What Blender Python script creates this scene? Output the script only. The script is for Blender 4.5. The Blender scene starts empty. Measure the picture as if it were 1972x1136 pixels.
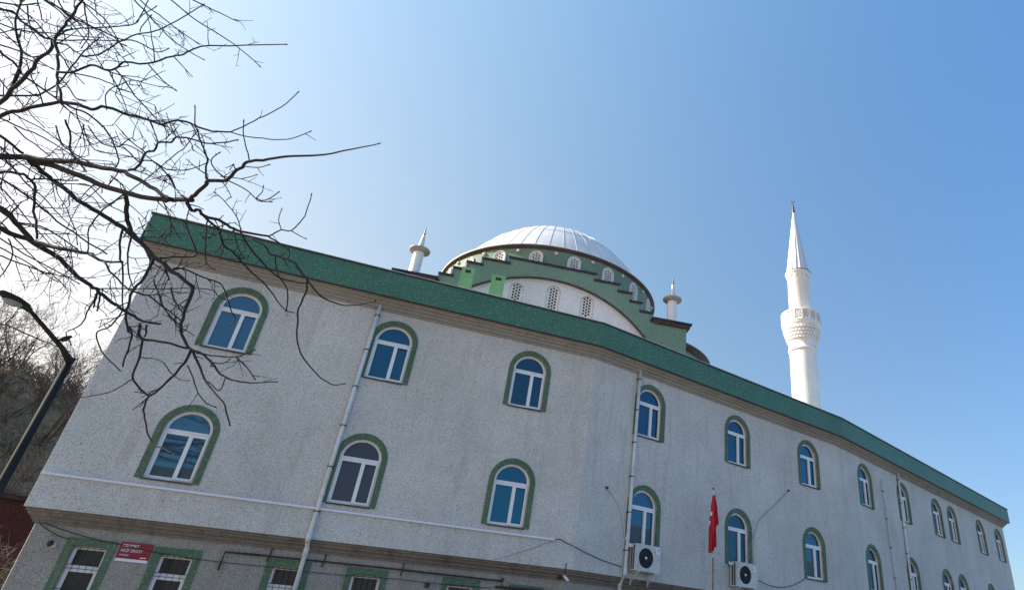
import bpy, bmesh, math, random
from mathutils import Vector, Matrix
from mathutils.geometry import delaunay_2d_cdt
R = math.radians
scene = bpy.context.scene
COL = scene.collection
random.seed(11)

# ------------------------------------------------------------------ camera
F_PX, CX, CY, PITCH, ROLL = 1231.06, 1227.44, 526.77, 0.5307, -0.0786
WPX, HPX = 1972.0, 1136.0
FWD = Vector((0, math.cos(PITCH), math.sin(PITCH)))
_r0 = Vector((1, 0, 0)); _u0 = Vector((0, -math.sin(PITCH), math.cos(PITCH)))
RIGHT = _r0 * math.cos(ROLL) - _u0 * math.sin(ROLL)
UP = _r0 * math.sin(ROLL) + _u0 * math.cos(ROLL)
cam = bpy.data.cameras.new('camera'); cam_ob = bpy.data.objects.new('camera', cam); COL.objects.link(cam_ob)
cam.sensor_fit = 'HORIZONTAL'; cam.sensor_width = 36.0; cam.lens = 36.0 * F_PX / WPX
cam.shift_x = (WPX / 2 - CX) / WPX; cam.shift_y = (CY - HPX / 2) / WPX
cam.clip_start = 0.1; cam.clip_end = 4000
cam_ob.matrix_world = Matrix(((RIGHT.x, UP.x, -FWD.x, 0), (RIGHT.y, UP.y, -FWD.y, 0), (RIGHT.z, UP.z, -FWD.z, 0), (0, 0, 0, 1)))
scene.camera = cam_ob

# ------------------------------------------------------------------ sky, sun, exposure
SUN_EL = 30.0
EXPO = 1.0
SKY_FIT = ((0.82, 0.93, 0.06), (0.57, 0.37, 0.757), (0.34, -0.15, 1.15))   # per channel: level, towards the sun, towards the zenith
world = bpy.data.worlds.new('World'); scene.world = world; world.use_nodes = True
wn = world.node_tree; wn.nodes.clear()
sky = wn.nodes.new('ShaderNodeTexSky'); sky.sky_type = 'NISHITA'; sky.sun_disc = False
sky.sun_elevation = R(SUN_EL); sky.sun_rotation = R(-90); sky.altitude = 0
sky.air_density = 1.0; sky.dust_density = 1.0; sky.ozone_density = 3.0
bg = wn.nodes.new('ShaderNodeBackground'); bg.inputs['Strength'].default_value = 0.10
wo = wn.nodes.new('ShaderNodeOutputWorld')
SUN_DIR = Vector((-math.cos(R(SUN_EL)), 0, math.sin(R(SUN_EL))))
# hazy air: the sky whitens towards the sun
tc = wn.nodes.new('ShaderNodeTexCoord'); dt = wn.nodes.new('ShaderNodeVectorMath'); dt.operation = 'DOT_PRODUCT'
dt.inputs[1].default_value = SUN_DIR; wn.links.new(tc.outputs['Generated'], dt.inputs[0])
sm = wn.nodes.new('ShaderNodeMath'); sm.operation = 'SMOOTH_MIN'; sm.inputs[1].default_value = 0.60; sm.inputs[2].default_value = 0.3; wn.links.new(dt.outputs['Value'], sm.inputs[0])
cmb = wn.nodes.new('ShaderNodeCombineColor')
sx = wn.nodes.new('ShaderNodeSeparateXYZ'); wn.links.new(tc.outputs['Generated'], sx.inputs[0])
for k, (a_, b_, c_) in enumerate(SKY_FIT):
    pw = wn.nodes.new('ShaderNodeMath'); pw.operation = 'POWER'; pw.inputs[0].default_value = math.exp(b_); wn.links.new(sm.outputs[0], pw.inputs[1])
    mu = wn.nodes.new('ShaderNodeMath'); mu.operation = 'MULTIPLY'; mu.inputs[1].default_value = math.exp(a_) / 2 ** EXPO; wn.links.new(pw.outputs[0], mu.inputs[0])
    pz = wn.nodes.new('ShaderNodeMath'); pz.operation = 'POWER'; pz.inputs[0].default_value = math.exp(c_); wn.links.new(sx.outputs[2], pz.inputs[1])
    m2 = wn.nodes.new('ShaderNodeMath'); m2.operation = 'MULTIPLY'; wn.links.new(mu.outputs[0], m2.inputs[0]); wn.links.new(pz.outputs[0], m2.inputs[1])
    wn.links.new(m2.outputs[0], cmb.inputs[k])
mc = wn.nodes.new('ShaderNodeMixRGB'); mc.blend_type = 'MULTIPLY'; mc.inputs[0].default_value = 1.0
wn.links.new(sky.outputs[0], mc.inputs[1]); wn.links.new(cmb.outputs[0], mc.inputs[2])
wn.links.new(mc.outputs[0], bg.inputs['Color']); wn.links.new(bg.outputs[0], wo.inputs[0])
sl = bpy.data.lights.new('sun', 'SUN'); sl.energy = 4.2; sl.angle = R(0.53); sl.color = (1.0, 0.93, 0.82)
so = bpy.data.objects.new('sun', sl); COL.objects.link(so)
so.rotation_euler = (0, R(-(90 - SUN_EL)), R(-3)); so.location = (-40, 0, 40)
scene.view_settings.view_transform = 'Standard'; scene.view_settings.look = 'None'
scene.view_settings.gamma = 1.0; scene.view_settings.exposure = EXPO
scene.render.engine = 'CYCLES'

# ------------------------------------------------------------------ helpers
def ray(px, py):
    return FWD + RIGHT * ((px - CX) / F_PX) - UP * ((py - CY) / F_PX)
def at(px, py, depth):                       # a point of the place seen at that pixel, depth metres along the view axis
    return ray(px, py) * depth
def norm2(v): return v / v.length

def link(o, parent=None, mw=None):
    COL.objects.link(o)
    if parent is not None:
        o.parent = parent
    if mw is not None:
        pw = WM.get(parent.name) if parent is not None else None
        o.matrix_local = (pw.inverted() @ mw) if pw is not None else mw
        WM[o.name] = mw
    else:
        WM[o.name] = WM[parent.name] if parent is not None else Matrix.Identity(4)
    return o
WM = {}
def thing(name, label, cat, loc, group=None, kind=None):
    o = bpy.data.objects.new(name, None); o.empty_display_size = 0.3
    link(o, None, Matrix.Translation(Vector(loc)))
    tag(o, label, cat, group, kind); return o
def tag(o, label=None, cat=None, group=None, kind=None):
    if label: o['label'] = label
    if cat: o['category'] = cat
    if group: o['group'] = group
    if kind: o['kind'] = kind
    return o

class MB:
    """collects shapes, builds one mesh object"""
    def __init__(s): s.v = []; s.f = []; s.m = []; s.sm = []
    def add(s, vs, fs, mi=0, smooth=False):
        b = len(s.v); s.v += [tuple(v) for v in vs]
        for f in fs: s.f.append([b + i for i in f]); s.m.append(mi); s.sm.append(smooth)
    def box(s, a, b, M=None, mi=0):
        x0, y0, z0 = a; x1, y1, z1 = b
        vs = [Vector(p) for p in ((x0, y0, z0), (x1, y0, z0), (x1, y1, z0), (x0, y1, z0), (x0, y0, z1), (x1, y0, z1), (x1, y1, z1), (x0, y1, z1))]
        if M is not None: vs = [M @ v for v in vs]
        s.add(vs, [(0, 3, 2, 1), (4, 5, 6, 7), (0, 1, 5, 4), (1, 2, 6, 5), (2, 3, 7, 6), (3, 0, 4, 7)], mi)
    def prism(s, poly, z0, z1, mi=0):        # plan polygon (ccw) extruded upward
        n = len(poly)
        vs = [(p[0], p[1], z0) for p in poly] + [(p[0], p[1], z1) for p in poly]
        fs = [list(range(n))[::-1], list(range(n, 2 * n))] + [(i, (i + 1) % n, n + (i + 1) % n, n + i) for i in range(n)]
        s.add(vs, fs, mi)
    def tube(s, pts, rad, n=6, mi=0, smooth=True, cap=True):
        pts = [Vector(p) for p in pts]
        if not isinstance(rad, (list, tuple)): rad = [rad] * len(pts)
        ref = None; vs = []
        for i, p in enumerate(pts):
            d = (pts[min(i + 1, len(pts) - 1)] - pts[max(i - 1, 0)])
            if d.length < 1e-9: d = Vector((0, 0, 1))
            d.normalize()
            if ref is None:
                ref = d.orthogonal().normalized()
            else:
                ref = ref - d * ref.dot(d)
                ref = ref.normalized() if ref.length > 1e-6 else d.orthogonal().normalized()
            b = d.cross(ref)
            for k in range(n):
                a = 2 * math.pi * k / n
                vs.append(p + (ref * math.cos(a) + b * math.sin(a)) * rad[i])
        fs = []
        for i in range(len(pts) - 1):
            for k in range(n):
                k2 = (k + 1) % n
                fs.append((i * n + k, i * n + k2, (i + 1) * n + k2, (i + 1) * n + k))
        if cap:
            fs.append(tuple(range(n))[::-1]); fs.append(tuple((len(pts) - 1) * n + k for k in range(n)))
        s.add(vs, fs, mi, smooth)
    def lathe(s, prof, seg=32, M=None, mi=0, smooth=True, a0=0.0, a1=2 * math.pi, flute=None):
        full = abs(a1 - a0 - 2 * math.pi) < 1e-6
        cnt = seg if full else seg + 1
        vs = []
        for (r, z) in prof:
            for k in range(cnt):
                a = a0 + (a1 - a0) * k / seg
                rr = r * (flute(k) if flute else 1)
                v = Vector((rr * math.cos(a), rr * math.sin(a), z))
                vs.append(M @ v if M is not None else v)
        fs = []
        for i in range(len(prof) - 1):
            for k in range(seg):
                k2 = (k + 1) % cnt
                fs.append((i * cnt + k, i * cnt + k2, (i + 1) * cnt + k2, (i + 1) * cnt + k))
        s.add(vs, fs, mi, smooth)
    def plate(s, outline, holes, y0, y1, M=None, mi=0, back=True, front=True, hole_mi=None):
        """polygon in x,z with holes, thickness y0 (front) .. y1"""
        co = []; ed = []
        for loop in [outline] + holes:
            b = len(co); co += [Vector((p[0], p[1])) for p in loop]
            ed += [(b + i, b + (i + 1) % len(loop)) for i in range(len(loop))]
        if holes or len(outline) > 4:
            res = delaunay_2d_cdt(co, ed, [], 2 if holes else 1, 1e-6)
            pv = res[0]; fs = res[2]
            if holes:
                def inside(c, L):
                    k = False
                    for i in range(len(L)):
                        a, b2 = L[i], L[i - 1]
                        if (a[1] > c[1]) != (b2[1] > c[1]) and c[0] < (b2[0] - a[0]) * (c[1] - a[1]) / (b2[1] - a[1]) + a[0]: k = not k
                    return k
                res = delaunay_2d_cdt(co, ed, [], 1, 1e-6); pv = res[0]; fs = []
                for f in res[2]:
                    c = sum((Vector(pv[i]) for i in f), Vector((0, 0))) / len(f)
                    if inside(c, outline) and not any(inside(c, h) for h in holes): fs.append(f)
        else:
            pv = co; fs = [list(range(len(co)))]
        T = (lambda v: M @ v) if M is not None else (lambda v: v)
        if front: s.add([T(Vector((p[0], y0, p[1]))) for p in pv], [list(f) for f in fs], mi)
        if back: s.add([T(Vector((p[0], y1, p[1]))) for p in pv], [list(f)[::-1] for f in fs], mi)
        for j, loop in enumerate([outline] + holes):
            n = len(loop); mm = mi if (j == 0 or hole_mi is None) else hole_mi
            vs = [T(Vector((p[0], y0, p[1]))) for p in loop] + [T(Vector((p[0], y1, p[1]))) for p in loop]
            s.add(vs, [(i, (i + 1) % n, n + (i + 1) % n, n + i) for i in range(n)], mm)
    def mesh(s, name, mats):
        me = bpy.data.meshes.new(name); me.from_pydata(s.v, [], s.f)
        for m in (mats if isinstance(mats, (list, tuple)) else [mats]): me.materials.append(m)
        me.polygons.foreach_set('material_index', s.m); me.polygons.foreach_set('use_smooth', s.sm)
        bm = bmesh.new(); bm.from_mesh(me)
        bmesh.ops.remove_doubles(bm, verts=bm.verts, dist=1e-5)
        bmesh.ops.recalc_face_normals(bm, faces=bm.faces)
        bm.to_mesh(me); bm.free(); me.update(); return me
    def build(s, name, mats, parent=None, mw=None):
        """vertices in world coordinates unless mw is given"""
        o = bpy.data.objects.new(name, s.mesh(name, mats))
        link(o, parent, mw if mw is not None else Matrix.Identity(4)); return o
def inst(name, me, parent, mw):
    return link(bpy.data.objects.new(name, me), parent, mw)
def copy_tree(o, parent, mw):
    c = o.copy(); link(c, parent, mw)
    for ch in list(o.children):
        copy_tree(ch, c, mw @ o_rel(o, ch))
    return c
def o_rel(o, ch): return WM[o.name].inverted() @ WM[ch.name]

def arch(hw, h, x=0.0, z=0.0, n=20, rad=None):
    """arched outline, counter-clockwise from bottom left"""
    sp = h - hw
    return [(x - hw, z), (x + hw, z)] + [(x + hw * math.cos(math.pi * k / n), z + sp + hw * math.sin(math.pi * k / n)) for k in range(n + 1)]

# ------------------------------------------------------------------ materials
def mat(name): 
    m = bpy.data.materials.new(name); m.use_nodes = True
    return m, m.node_tree, m.node_tree.nodes['Principled BSDF']
def N(t, typ, **kw):
    n = t.nodes.new(typ)
    for k, v in kw.items():
        if k in n.inputs.keys() if False else False: pass
        setattr(n, k, v)
    return n
def noise(t, scale, detail=4, rough=0.5, vec=None):
    n = t.nodes.new('ShaderNodeTexNoise'); n.inputs['Scale'].default_value = scale
    n.inputs['Detail'].default_value = detail; n.inputs['Roughness'].default_value = rough
    if vec is not None: t.links.new(vec, n.inputs['Vector'])
    return n
def ramp(t, src, stops):
    n = t.nodes.new('ShaderNodeValToRGB'); e = n.color_ramp.elements
    while len(e) < len(stops): e.new(0.5)
    for i, (p, c) in enumerate(stops):
        e[i].position = p; e[i].color = (c[0], c[1], c[2], 1) if not isinstance(c, (int, float)) else (c, c, c, 1)
    t.links.new(src, n.inputs[0]); return n
def mix(t, fac, a, b, mode='MIX'):
    n = t.nodes.new('ShaderNodeMixRGB'); n.blend_type = mode
    for sock, v in ((n.inputs[0], fac), (n.inputs[1], a), (n.inputs[2], b)):
        if isinstance(v, (int, float)): sock.default_value = v
        elif isinstance(v, tuple): sock.default_value = (v[0], v[1], v[2], 1)
        else: t.links.new(v, sock)
    return n
def bump(t, bsdf, h, strength=0.3, dist=0.01):
    b = t.nodes.new('ShaderNodeBump'); b.inputs['Strength'].default_value = strength; b.inputs['Distance'].default_value = dist
    t.links.new(h, b.inputs['Height']); t.links.new(b.outputs[0], bsdf.inputs['Normal'])
def wpos(t):
    g = t.nodes.new('ShaderNodeNewGeometry'); return g.outputs['Position']
def simple(name, col, rough=0.6, metal=0.0, var=0.12, scale=6.0, bmp=0.0, spec=0.5):
    m, t, b = mat(name)
    n = noise(t, scale, 5, 0.6, wpos(t))
    lo = tuple(c * (1 - var) for c in col); hi = tuple(min(1, c * (1 + var)) for c in col)
    r = ramp(t, n.outputs[0], [(0.3, lo), (0.7, hi)])
    t.links.new(r.outputs[0], b.inputs['Base Color'])
    b.inputs['Roughness'].default_value = rough; b.inputs['Metallic'].default_value = metal
    b.inputs['Specular IOR Level'].default_value = spec
    if bmp: bump(t, b, n.outputs[0], bmp, 0.01)
    return m
def chips(name, base, dark, light, scale=28.0, dfrac=0.33, lfrac=0.62, rough=0.85, stain=None, stain_amt=0.35, dots=22, dotc=None):
    dotc = dotc or (dark, light)
    """render of washed stone chips: speckled at a few centimetres, blotchy at metres"""
    m, t, b = mat(name); P = wpos(t)
    n1 = noise(t, scale, 3, 0.65, P)
    r1 = ramp(t, n1.outputs[0], [(dfrac - 0.05, dark), (dfrac + 0.06, base), (lfrac, base), (lfrac + 0.1, light)])
    c = r1
    for q, (sc_, off_, gate, amt) in enumerate(((dots, 0.0, 0.45, dotc[0]), (dots * 0.8, 3.7, 0.72, dotc[1]))):
        mp0 = t.nodes.new('ShaderNodeMapping'); mp0.inputs['Location'].default_value = (off_, off_ * 2, off_ * 3); t.links.new(P, mp0.inputs[0])
        v = t.nodes.new('ShaderNodeTexVoronoi'); v.inputs['Scale'].default_value = sc_; t.links.new(mp0.outputs[0], v.inputs['Vector'])
        rd = ramp(t, v.outputs['Distance'], [(0.20, 1.0), (0.36, 0.0)])
        sc2 = t.nodes.new('ShaderNodeSeparateColor'); t.links.new(v.outputs['Color'], sc2.inputs[0])
        gt = t.nodes.new('ShaderNodeMath'); gt.operation = 'GREATER_THAN'; gt.inputs[1].default_value = gate; t.links.new(sc2.outputs[0], gt.inputs[0])
        ml = t.nodes.new('ShaderNodeMath'); ml.operation = 'MULTIPLY'; t.links.new(rd.outputs[0], ml.inputs[0]); t.links.new(gt.outputs[0], ml.inputs[1])
        c = mix(t, ml.outputs[0], c.outputs[0], amt)
    n2 = noise(t, 0.55, 6, 0.6, P); r3 = ramp(t, n2.outputs[0], [(0.3, 0.86), (0.7, 1.08)])
    c = mix(t, 1.0, c.outputs[0], r3.outputs[0], 'MULTIPLY')
    out = c.outputs[0]
    if stain:
        mp = t.nodes.new('ShaderNodeMapping'); mp.inputs['Scale'].default_value = (3.0, 3.0, 0.35); t.links.new(P, mp.inputs[0])
        n3 = noise(t, 1.3, 5, 0.65, mp.outputs[0]); r4 = ramp(t, n3.outputs[0], [(0.52, 0.0), (0.72, stain_amt)])
        out = mix(t, r4.outputs[0], out, stain).outputs[0]
    t.links.new(out, b.inputs['Base Color']); b.inputs['Roughness'].default_value = rough
    b.inputs['Specular IOR Level'].default_value = 0.25
    bump(t, b, n1.outputs[0], 0.25, 0.006); return m
def glass(name, base, tint, fac=0.45, rough=0.03, wav=0.0):
    m, t, b = mat(name)
    b.inputs['Base Color'].default_value = (*base, 1); b.inputs['Roughness'].default_value = 0.5
    g = t.nodes.new('ShaderNodeBsdfGlossy'); g.inputs['Color'].default_value = (*tint, 1); g.inputs['Roughness'].default_value = rough
    mx = t.nodes.new('ShaderNodeMixShader'); mx.inputs[0].default_value = fac
    n = noise(t, 1.7, 2, 0.5, wpos(t)); bp = t.nodes.new('ShaderNodeBump'); bp.inputs['Strength'].default_value = 0.06; bp.inputs['Distance'].default_value = 0.02
    t.links.new(n.outputs[0], bp.inputs['Height']); t.links.new(bp.outputs[0], g.inputs['Normal'])
    t.links.new(b.outputs[0], mx.inputs[1]); t.links.new(g.outputs[0], mx.inputs[2])
    t.links.new(mx.outputs[0], t.nodes['Material Output'].inputs[0]); return m

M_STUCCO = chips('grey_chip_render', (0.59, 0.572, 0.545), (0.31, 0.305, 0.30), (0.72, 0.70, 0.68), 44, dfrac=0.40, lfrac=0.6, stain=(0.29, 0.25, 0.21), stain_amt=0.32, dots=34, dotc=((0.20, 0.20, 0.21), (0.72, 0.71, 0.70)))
M_STUCCO2 = chips('shaded_stained_chip_render', (0.33, 0.305, 0.275), (0.18, 0.165, 0.15), (0.42, 0.39, 0.36), 44, dfrac=0.40, stain=(0.19, 0.155, 0.12), stain_amt=0.6, dots=30, dotc=((0.11, 0.10, 0.095), (0.44, 0.42, 0.39)))  # wall render with overhang shade put into its colour, stains on top
M_WHITE_RENDER = chips('white_chip_render', (0.66, 0.65, 0.66), (0.45, 0.44, 0.45), (0.78, 0.77, 0.77), 20, stain=(0.5, 0.48, 0.45), stain_amt=0.2)
M_GREEN = chips('green_mosaic', (0.066, 0.182, 0.124), (0.038, 0.108, 0.072), (0.14, 0.27, 0.20), 26, dfrac=0.36, lfrac=0.6, rough=0.5, stain=(0.10, 0.15, 0.125), stain_amt=0.35, dots=30, dotc=((0.03, 0.085, 0.06), (0.26, 0.40, 0.32)))
M_GREEN2 = chips('green_surround_mosaic', (0.084, 0.146, 0.088), (0.05, 0.094, 0.054), (0.17, 0.25, 0.17), 30, dfrac=0.36, lfrac=0.62, rough=0.6, stain=(0.17, 0.20, 0.14), stain_amt=0.5, dots=34, dotc=((0.06, 0.11, 0.065), (0.32, 0.41, 0.31)))
M_GREEN3 = chips('green_hall_render', (0.165, 0.255, 0.19), (0.10, 0.16, 0.115), (0.28, 0.38, 0.30), 16, dfrac=0.34, lfrac=0.64, rough=0.65)
M_LIGHTGREEN = simple('light_green_paint', (0.16, 0.36, 0.16), 0.7, var=0.12, scale=4)
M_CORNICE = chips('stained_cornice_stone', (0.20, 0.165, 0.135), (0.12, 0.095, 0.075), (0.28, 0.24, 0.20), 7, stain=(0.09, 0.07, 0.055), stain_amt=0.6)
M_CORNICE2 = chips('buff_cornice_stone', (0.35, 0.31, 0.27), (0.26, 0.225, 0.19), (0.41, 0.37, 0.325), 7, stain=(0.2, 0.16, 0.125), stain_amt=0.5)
M_REVEAL = simple('buff_reveal', (0.42, 0.34, 0.26), 0.85, var=0.2, scale=9)
M_PVC = simple('white_window_plastic', (0.78, 0.78, 0.80), 0.35, var=0.04, scale=3)
M_SILL = simple('white_sill_stone', (0.6, 0.6, 0.6), 0.5, var=0.15, scale=8)
M_PIPE = chips('white_weathered_downpipe', (0.64, 0.66, 0.67), (0.55, 0.56, 0.56), (0.68, 0.70, 0.71), 3, rough=0.45, stain=(0.34, 0.31, 0.27), stain_amt=0.5, dots=2, dotc=((0.58, 0.59, 0.59), (0.66, 0.68, 0.69)))
M_GLASS = glass('blue_coated_glass', (0.002, 0.016, 0.032), (0.02, 0.50, 0.80), 0.15)
M_GLASS_PALE = glass('pale_blue_glass', (0.02, 0.05, 0.08), (0.18, 0.52, 0.80), 0.19)
M_GLASS_MID = glass('deep_blue_glass', (0.002, 0.012, 0.022), (0.02, 0.46, 0.72), 0.115)
M_GLASS_VEIL = glass('curtained_blue_glass', (0.018, 0.035, 0.045), (0.06, 0.50, 0.78), 0.12)
M_GLASS_TEAL = glass('teal_dim_reflection_glass', (0.004, 0.022, 0.032), (0.03, 0.42, 0.60), 0.095)  # blue glass copy, the lower row's darker reflections put into its tint
M_GLASS_DARK = glass('dark_curtained_glass', (0.022, 0.022, 0.032), (0.5, 0.5, 0.6), 0.06)
M_GLASS_GROUND = glass('dark_ground_floor_glass', (0.010, 0.012, 0.015), (0.5, 0.55, 0.6), 0.04)
M_BLACK = simple('black_painted_iron', (0.018, 0.016, 0.018), 0.55, var=0.3)
M_CABLE = simple('black_cable_rubber', (0.025, 0.025, 0.03), 0.6)
M_COPING = simple('dark_metal_coping', (0.035, 0.035, 0.05), 0.45, 0.4, var=0.35, scale=5)
M_COPING2 = simple('brown_flashing_and_shadow', (0.06, 0.04, 0.038), 0.5, 0.3, var=0.35, scale=5)
M_DOME = simple('white_metal_sheet', (0.64, 0.66, 0.68), 0.6, 0.0, var=0.10, scale=0.9)
M_SEAM = simple('grey_metal_seam', (0.52, 0.54, 0.56), 0.4, 0.4)
M_EAVE = simple('brown_eave', (0.075, 0.052, 0.042), 0.7, var=0.35, scale=3)
def jointed(name, col):
    m, t, b = mat(name); P = wpos(t)
    n = noise(t, 0.9, 6, 0.65, P); r = ramp(t, n.outputs[0], [(0.3, tuple(c * .90 for c in col)), (0.7, tuple(min(1, c * 1.04) for c in col))])
    w = t.nodes.new('ShaderNodeTexWave'); w.wave_type = 'BANDS'; w.bands_direction = 'Z'; w.inputs['Scale'].default_value = 0.55; t.links.new(P, w.inputs['Vector'])
    r2 = ramp(t, w.outputs['Fac'], [(0.0, 0.90), (0.02, 1.0)])
    mp = t.nodes.new('ShaderNodeMapping'); mp.inputs['Scale'].default_value = (2.2, 2.2, 0.25); t.links.new(P, mp.inputs[0])
    n3 = noise(t, 1.5, 5, 0.6, mp.outputs[0]); r3 = ramp(t, n3.outputs[0], [(0.5, 1.0), (0.75, 0.87)])
    c = mix(t, 1.0, r.outputs[0], r2.outputs[0], 'MULTIPLY'); c = mix(t, 1.0, c.outputs[0], r3.outputs[0], 'MULTIPLY')
    t.links.new(c.outputs[0], b.inputs['Base Color']); b.inputs['Roughness'].default_value = 0.65; return m
M_MINARET = jointed('white_minaret_stone', (0.80, 0.79, 0.77))
M_LATTICE = simple('white_plaster_lattice', (0.66, 0.64, 0.62), 0.7, var=0.08)
M_HOLE = simple('dark_glass_behind_lattice', (0.03, 0.02, 0.03), 0.3, var=0.6, scale=12)
M_SPIRE = simple('grey_lead_sheet', (0.62, 0.64, 0.66), 0.42, 0.25, var=0.08, scale=2)
M_FINIAL = simple('dark_bronze', (0.10, 0.09, 0.09), 0.4, 0.6)
M_BARK = simple('dark_twig_bark', (0.026, 0.020, 0.018), 0.9, var=0.45, scale=25, bmp=0.3)
M_ROOF = simple('grey_roof_felt', (0.22, 0.22, 0.22), 0.9)

# ------------------------------------------------------------------ setting
g = MB()
g.add([(-600, -600, -1.6), (600, -600, -1.6), (600, 900, -1.6), (-600, 900, -1.6)], [(0, 1, 2, 3)])
M_GROUND = simple('pale_dusty_paving', (0.24, 0.225, 0.20), 0.95, var=0.25, scale=1.5, bmp=0.2)
tag(g.build('ground', M_GROUND), kind='structure')

def hill_mesh(az0, az1, d0, d1, hf, na=70, nd=24, seed=1):
    rnd = random.Random(seed); m = MB(); vs = []
    ph = [rnd.uniform(0, 6) for _ in range(8)]
    for i in range(na + 1):
        a = az0 + (az1 - az0) * i / na
        for j in range(nd + 1):
            f = j / nd; d = d0 + (d1 - d0) * f
            h = hf(a, f) + 0.5 * math.sin(a * 1.9 + ph[0] + f * 9) * f + 0.35 * math.sin(a * 4.7 + f * 17 + ph[1]) * f
            vs.append((d * math.sin(R(a)), d * math.cos(R(a)), -1.75 + h))
    fs = [(i * (nd + 1) + j, (i + 1) * (nd + 1) + j, (i + 1) * (nd + 1) + j + 1, i * (nd + 1) + j + 1) for i in range(na) for j in range(nd)]
    m.add(vs, fs, 0, True); return m
def hill_material(name):
    m, t, b = mat(name); P = wpos(t)
    n1 = noise(t, 0.22, 8, 0.7, P); n2 = noise(t, 1.6, 6, 0.7, P)
    r1 = ramp(t, n1.outputs[0], [(0.32, (0.13, 0.085, 0.05)), (0.5, (0.30, 0.215, 0.115)), (0.66, (0.20, 0.165, 0.075)), (0.8, (0.27, 0.22, 0.18))])
    r2 = ramp(t, n2.outputs[0], [(0.3, 0.45), (0.7, 1.35)])
    c = mix(t, 1.0, r1.outputs[0], r2.outputs[0], 'MULTIPLY')
    t.links.new(c.outputs[0], b.inputs['Base Color']); b.inputs['Roughness'].default_value = 1.0
    bump(t, b, n2.outputs[0], 0.8, 0.4); return m
M_HILL = hill_material('scrubby_hillside')
HD0, HD1 = 30.0, 120.0
def ridge(a, f):          # rises to a ridge seen about 12 degrees up, dropping to the right
    top = 15.6 - 0.012 * max(0, a + 45) ** 2 * 4 + 0.03 * max(0, -45 - a)
    if a > -39: top *= max(0.02, 1 - (a + 39) / 6)
    s = min(1.0, f / 0.36); s = s * s * (3 - 2 * s)
    return top * s
tag(hill_mesh(-88, -33, HD0, HD1, ridge, nd=40, seed=4).build('hillside', M_HILL), kind='structure')
def ridge_back(a, f):
    s = min(1.0, f / 0.7); return 9.0 * s * s * (3 - 2 * s)
tag(hill_mesh(110, 250, 30, 120, ridge_back, na=50, nd=14, seed=9).build('added_dimming_slope', M_HILL), kind='structure')  # unseen slope, added behind the camera to darken lower windows and walls

# ------------------------------------------------------------------ long grey building
V = [Vector((-12.31687, 14.35681)), Vector((-1.10201, 18.60296)), Vector((8.64001, 25.73381)), Vector((22.85846, 39.59318))]
DS = [norm2(V[i + 1] - V[i]) for i in range(3)]
IN = [Vector((-d.y, d.x)) for d in DS]          # into the building
DEPTH = 7.2
def frame(i, off=0.0):                           # x along the wall, y into the wall, z up
    o = V[i] - IN[i] * off
    return Matrix(((DS[i].x, IN[i].x, 0, o.x), (DS[i].y, IN[i].y, 0, o.y), (0, 0, 1, 0), (0, 0, 0, 1)))
def plan(off, back=None):
    """plan of the building grown by off (ccw)"""
    n = [-i for i in IN]
    P = [V[0] + n[0] * off - DS[0] * off]
    for i in (1, 2):
        b = norm2(n[i - 1] + n[i]); P.append(V[i] + b * (off / b.dot(n[i])))
    P.append(V[3] + n[2] * off + DS[2] * off)
    dep = DEPTH + off
    Q = [V[3] - n[2] * dep + DS[2] * off]
    for i in (2, 1):
        b = norm2(n[i - 1] + n[i]); Q.append(V[i] - b * (dep / b.dot(n[i])))
    Q.append(V[0] - n[0] * dep - DS[0] * off)
    return P + Q
Z_LOW, Z_UP = 1.717, 8.04
U_SILL, L_SILL = 5.7606, 2.5606
W_H, W_HW, IN_H, IN_HW = 1.7512, 0.6363, 1.612, 0.497
UP_S = {0: [2.2814, 6.1279, 10.0299], 1: [2.2983, 6.3127, 10.2124], 2: [2.2651, 5.9885, 9.8082, 11.7639, 15.7768, 18.6948]}
GW = [(1.39, 0.90), (3.00, 0.92), (5.25, 0.93), (6.98, 0.94), (9.22, 0.94), (10.89, 0.93)]   # ground floor windows: centre, width
bld = thing('mosque_building', 'long grey chip-rendered mosque building with green roof band and arched windows', 'building', (V[0].x, V[0].y, -1.6))
LEN = [(V[i + 1] - V[i]).length for i in range(3)]
for i in range(3):
    m = MB(); M = frame(i)
    holes = [arch(IN_HW, IN_H, s, zz) for s in UP_S[i] for zz in (U_SILL, L_SILL)]
    x0 = 0.025 if i == 0 else 0.0; x1 = LEN[i] - (0.025 if i == 2 else 0)
    m.plate([(x0, Z_LOW), (x1, Z_LOW), (x1, Z_UP), (x0, Z_UP)], holes, 0.0, 0.16, M, 0, back=False, hole_mi=1)
    if i == 0:                                   # rounded corner bead that catches the low sun
        c = [M @ Vector(p) for p in ((0.025, 0, Z_LOW), (0.025, 0, Z_UP), (0.007, 0.007, Z_UP), (0.007, 0.007, Z_LOW), (0, 0.025, Z_UP), (0, 0.025, Z_LOW), (0, 0.4, Z_UP), (0, 0.4, Z_LOW))]
        m.add(c, [(0, 1, 2, 3), (3, 2, 4, 5), (5, 4, 6, 7)], 0)
    m.build('wall', [M_STUCCO, M_REVEAL], bld)
m = MB(); m.prism(plan(-0.22), Z_LOW + 0.004, Z_UP - 0.02); m.build('wall_core', M_STUCCO, bld)
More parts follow.
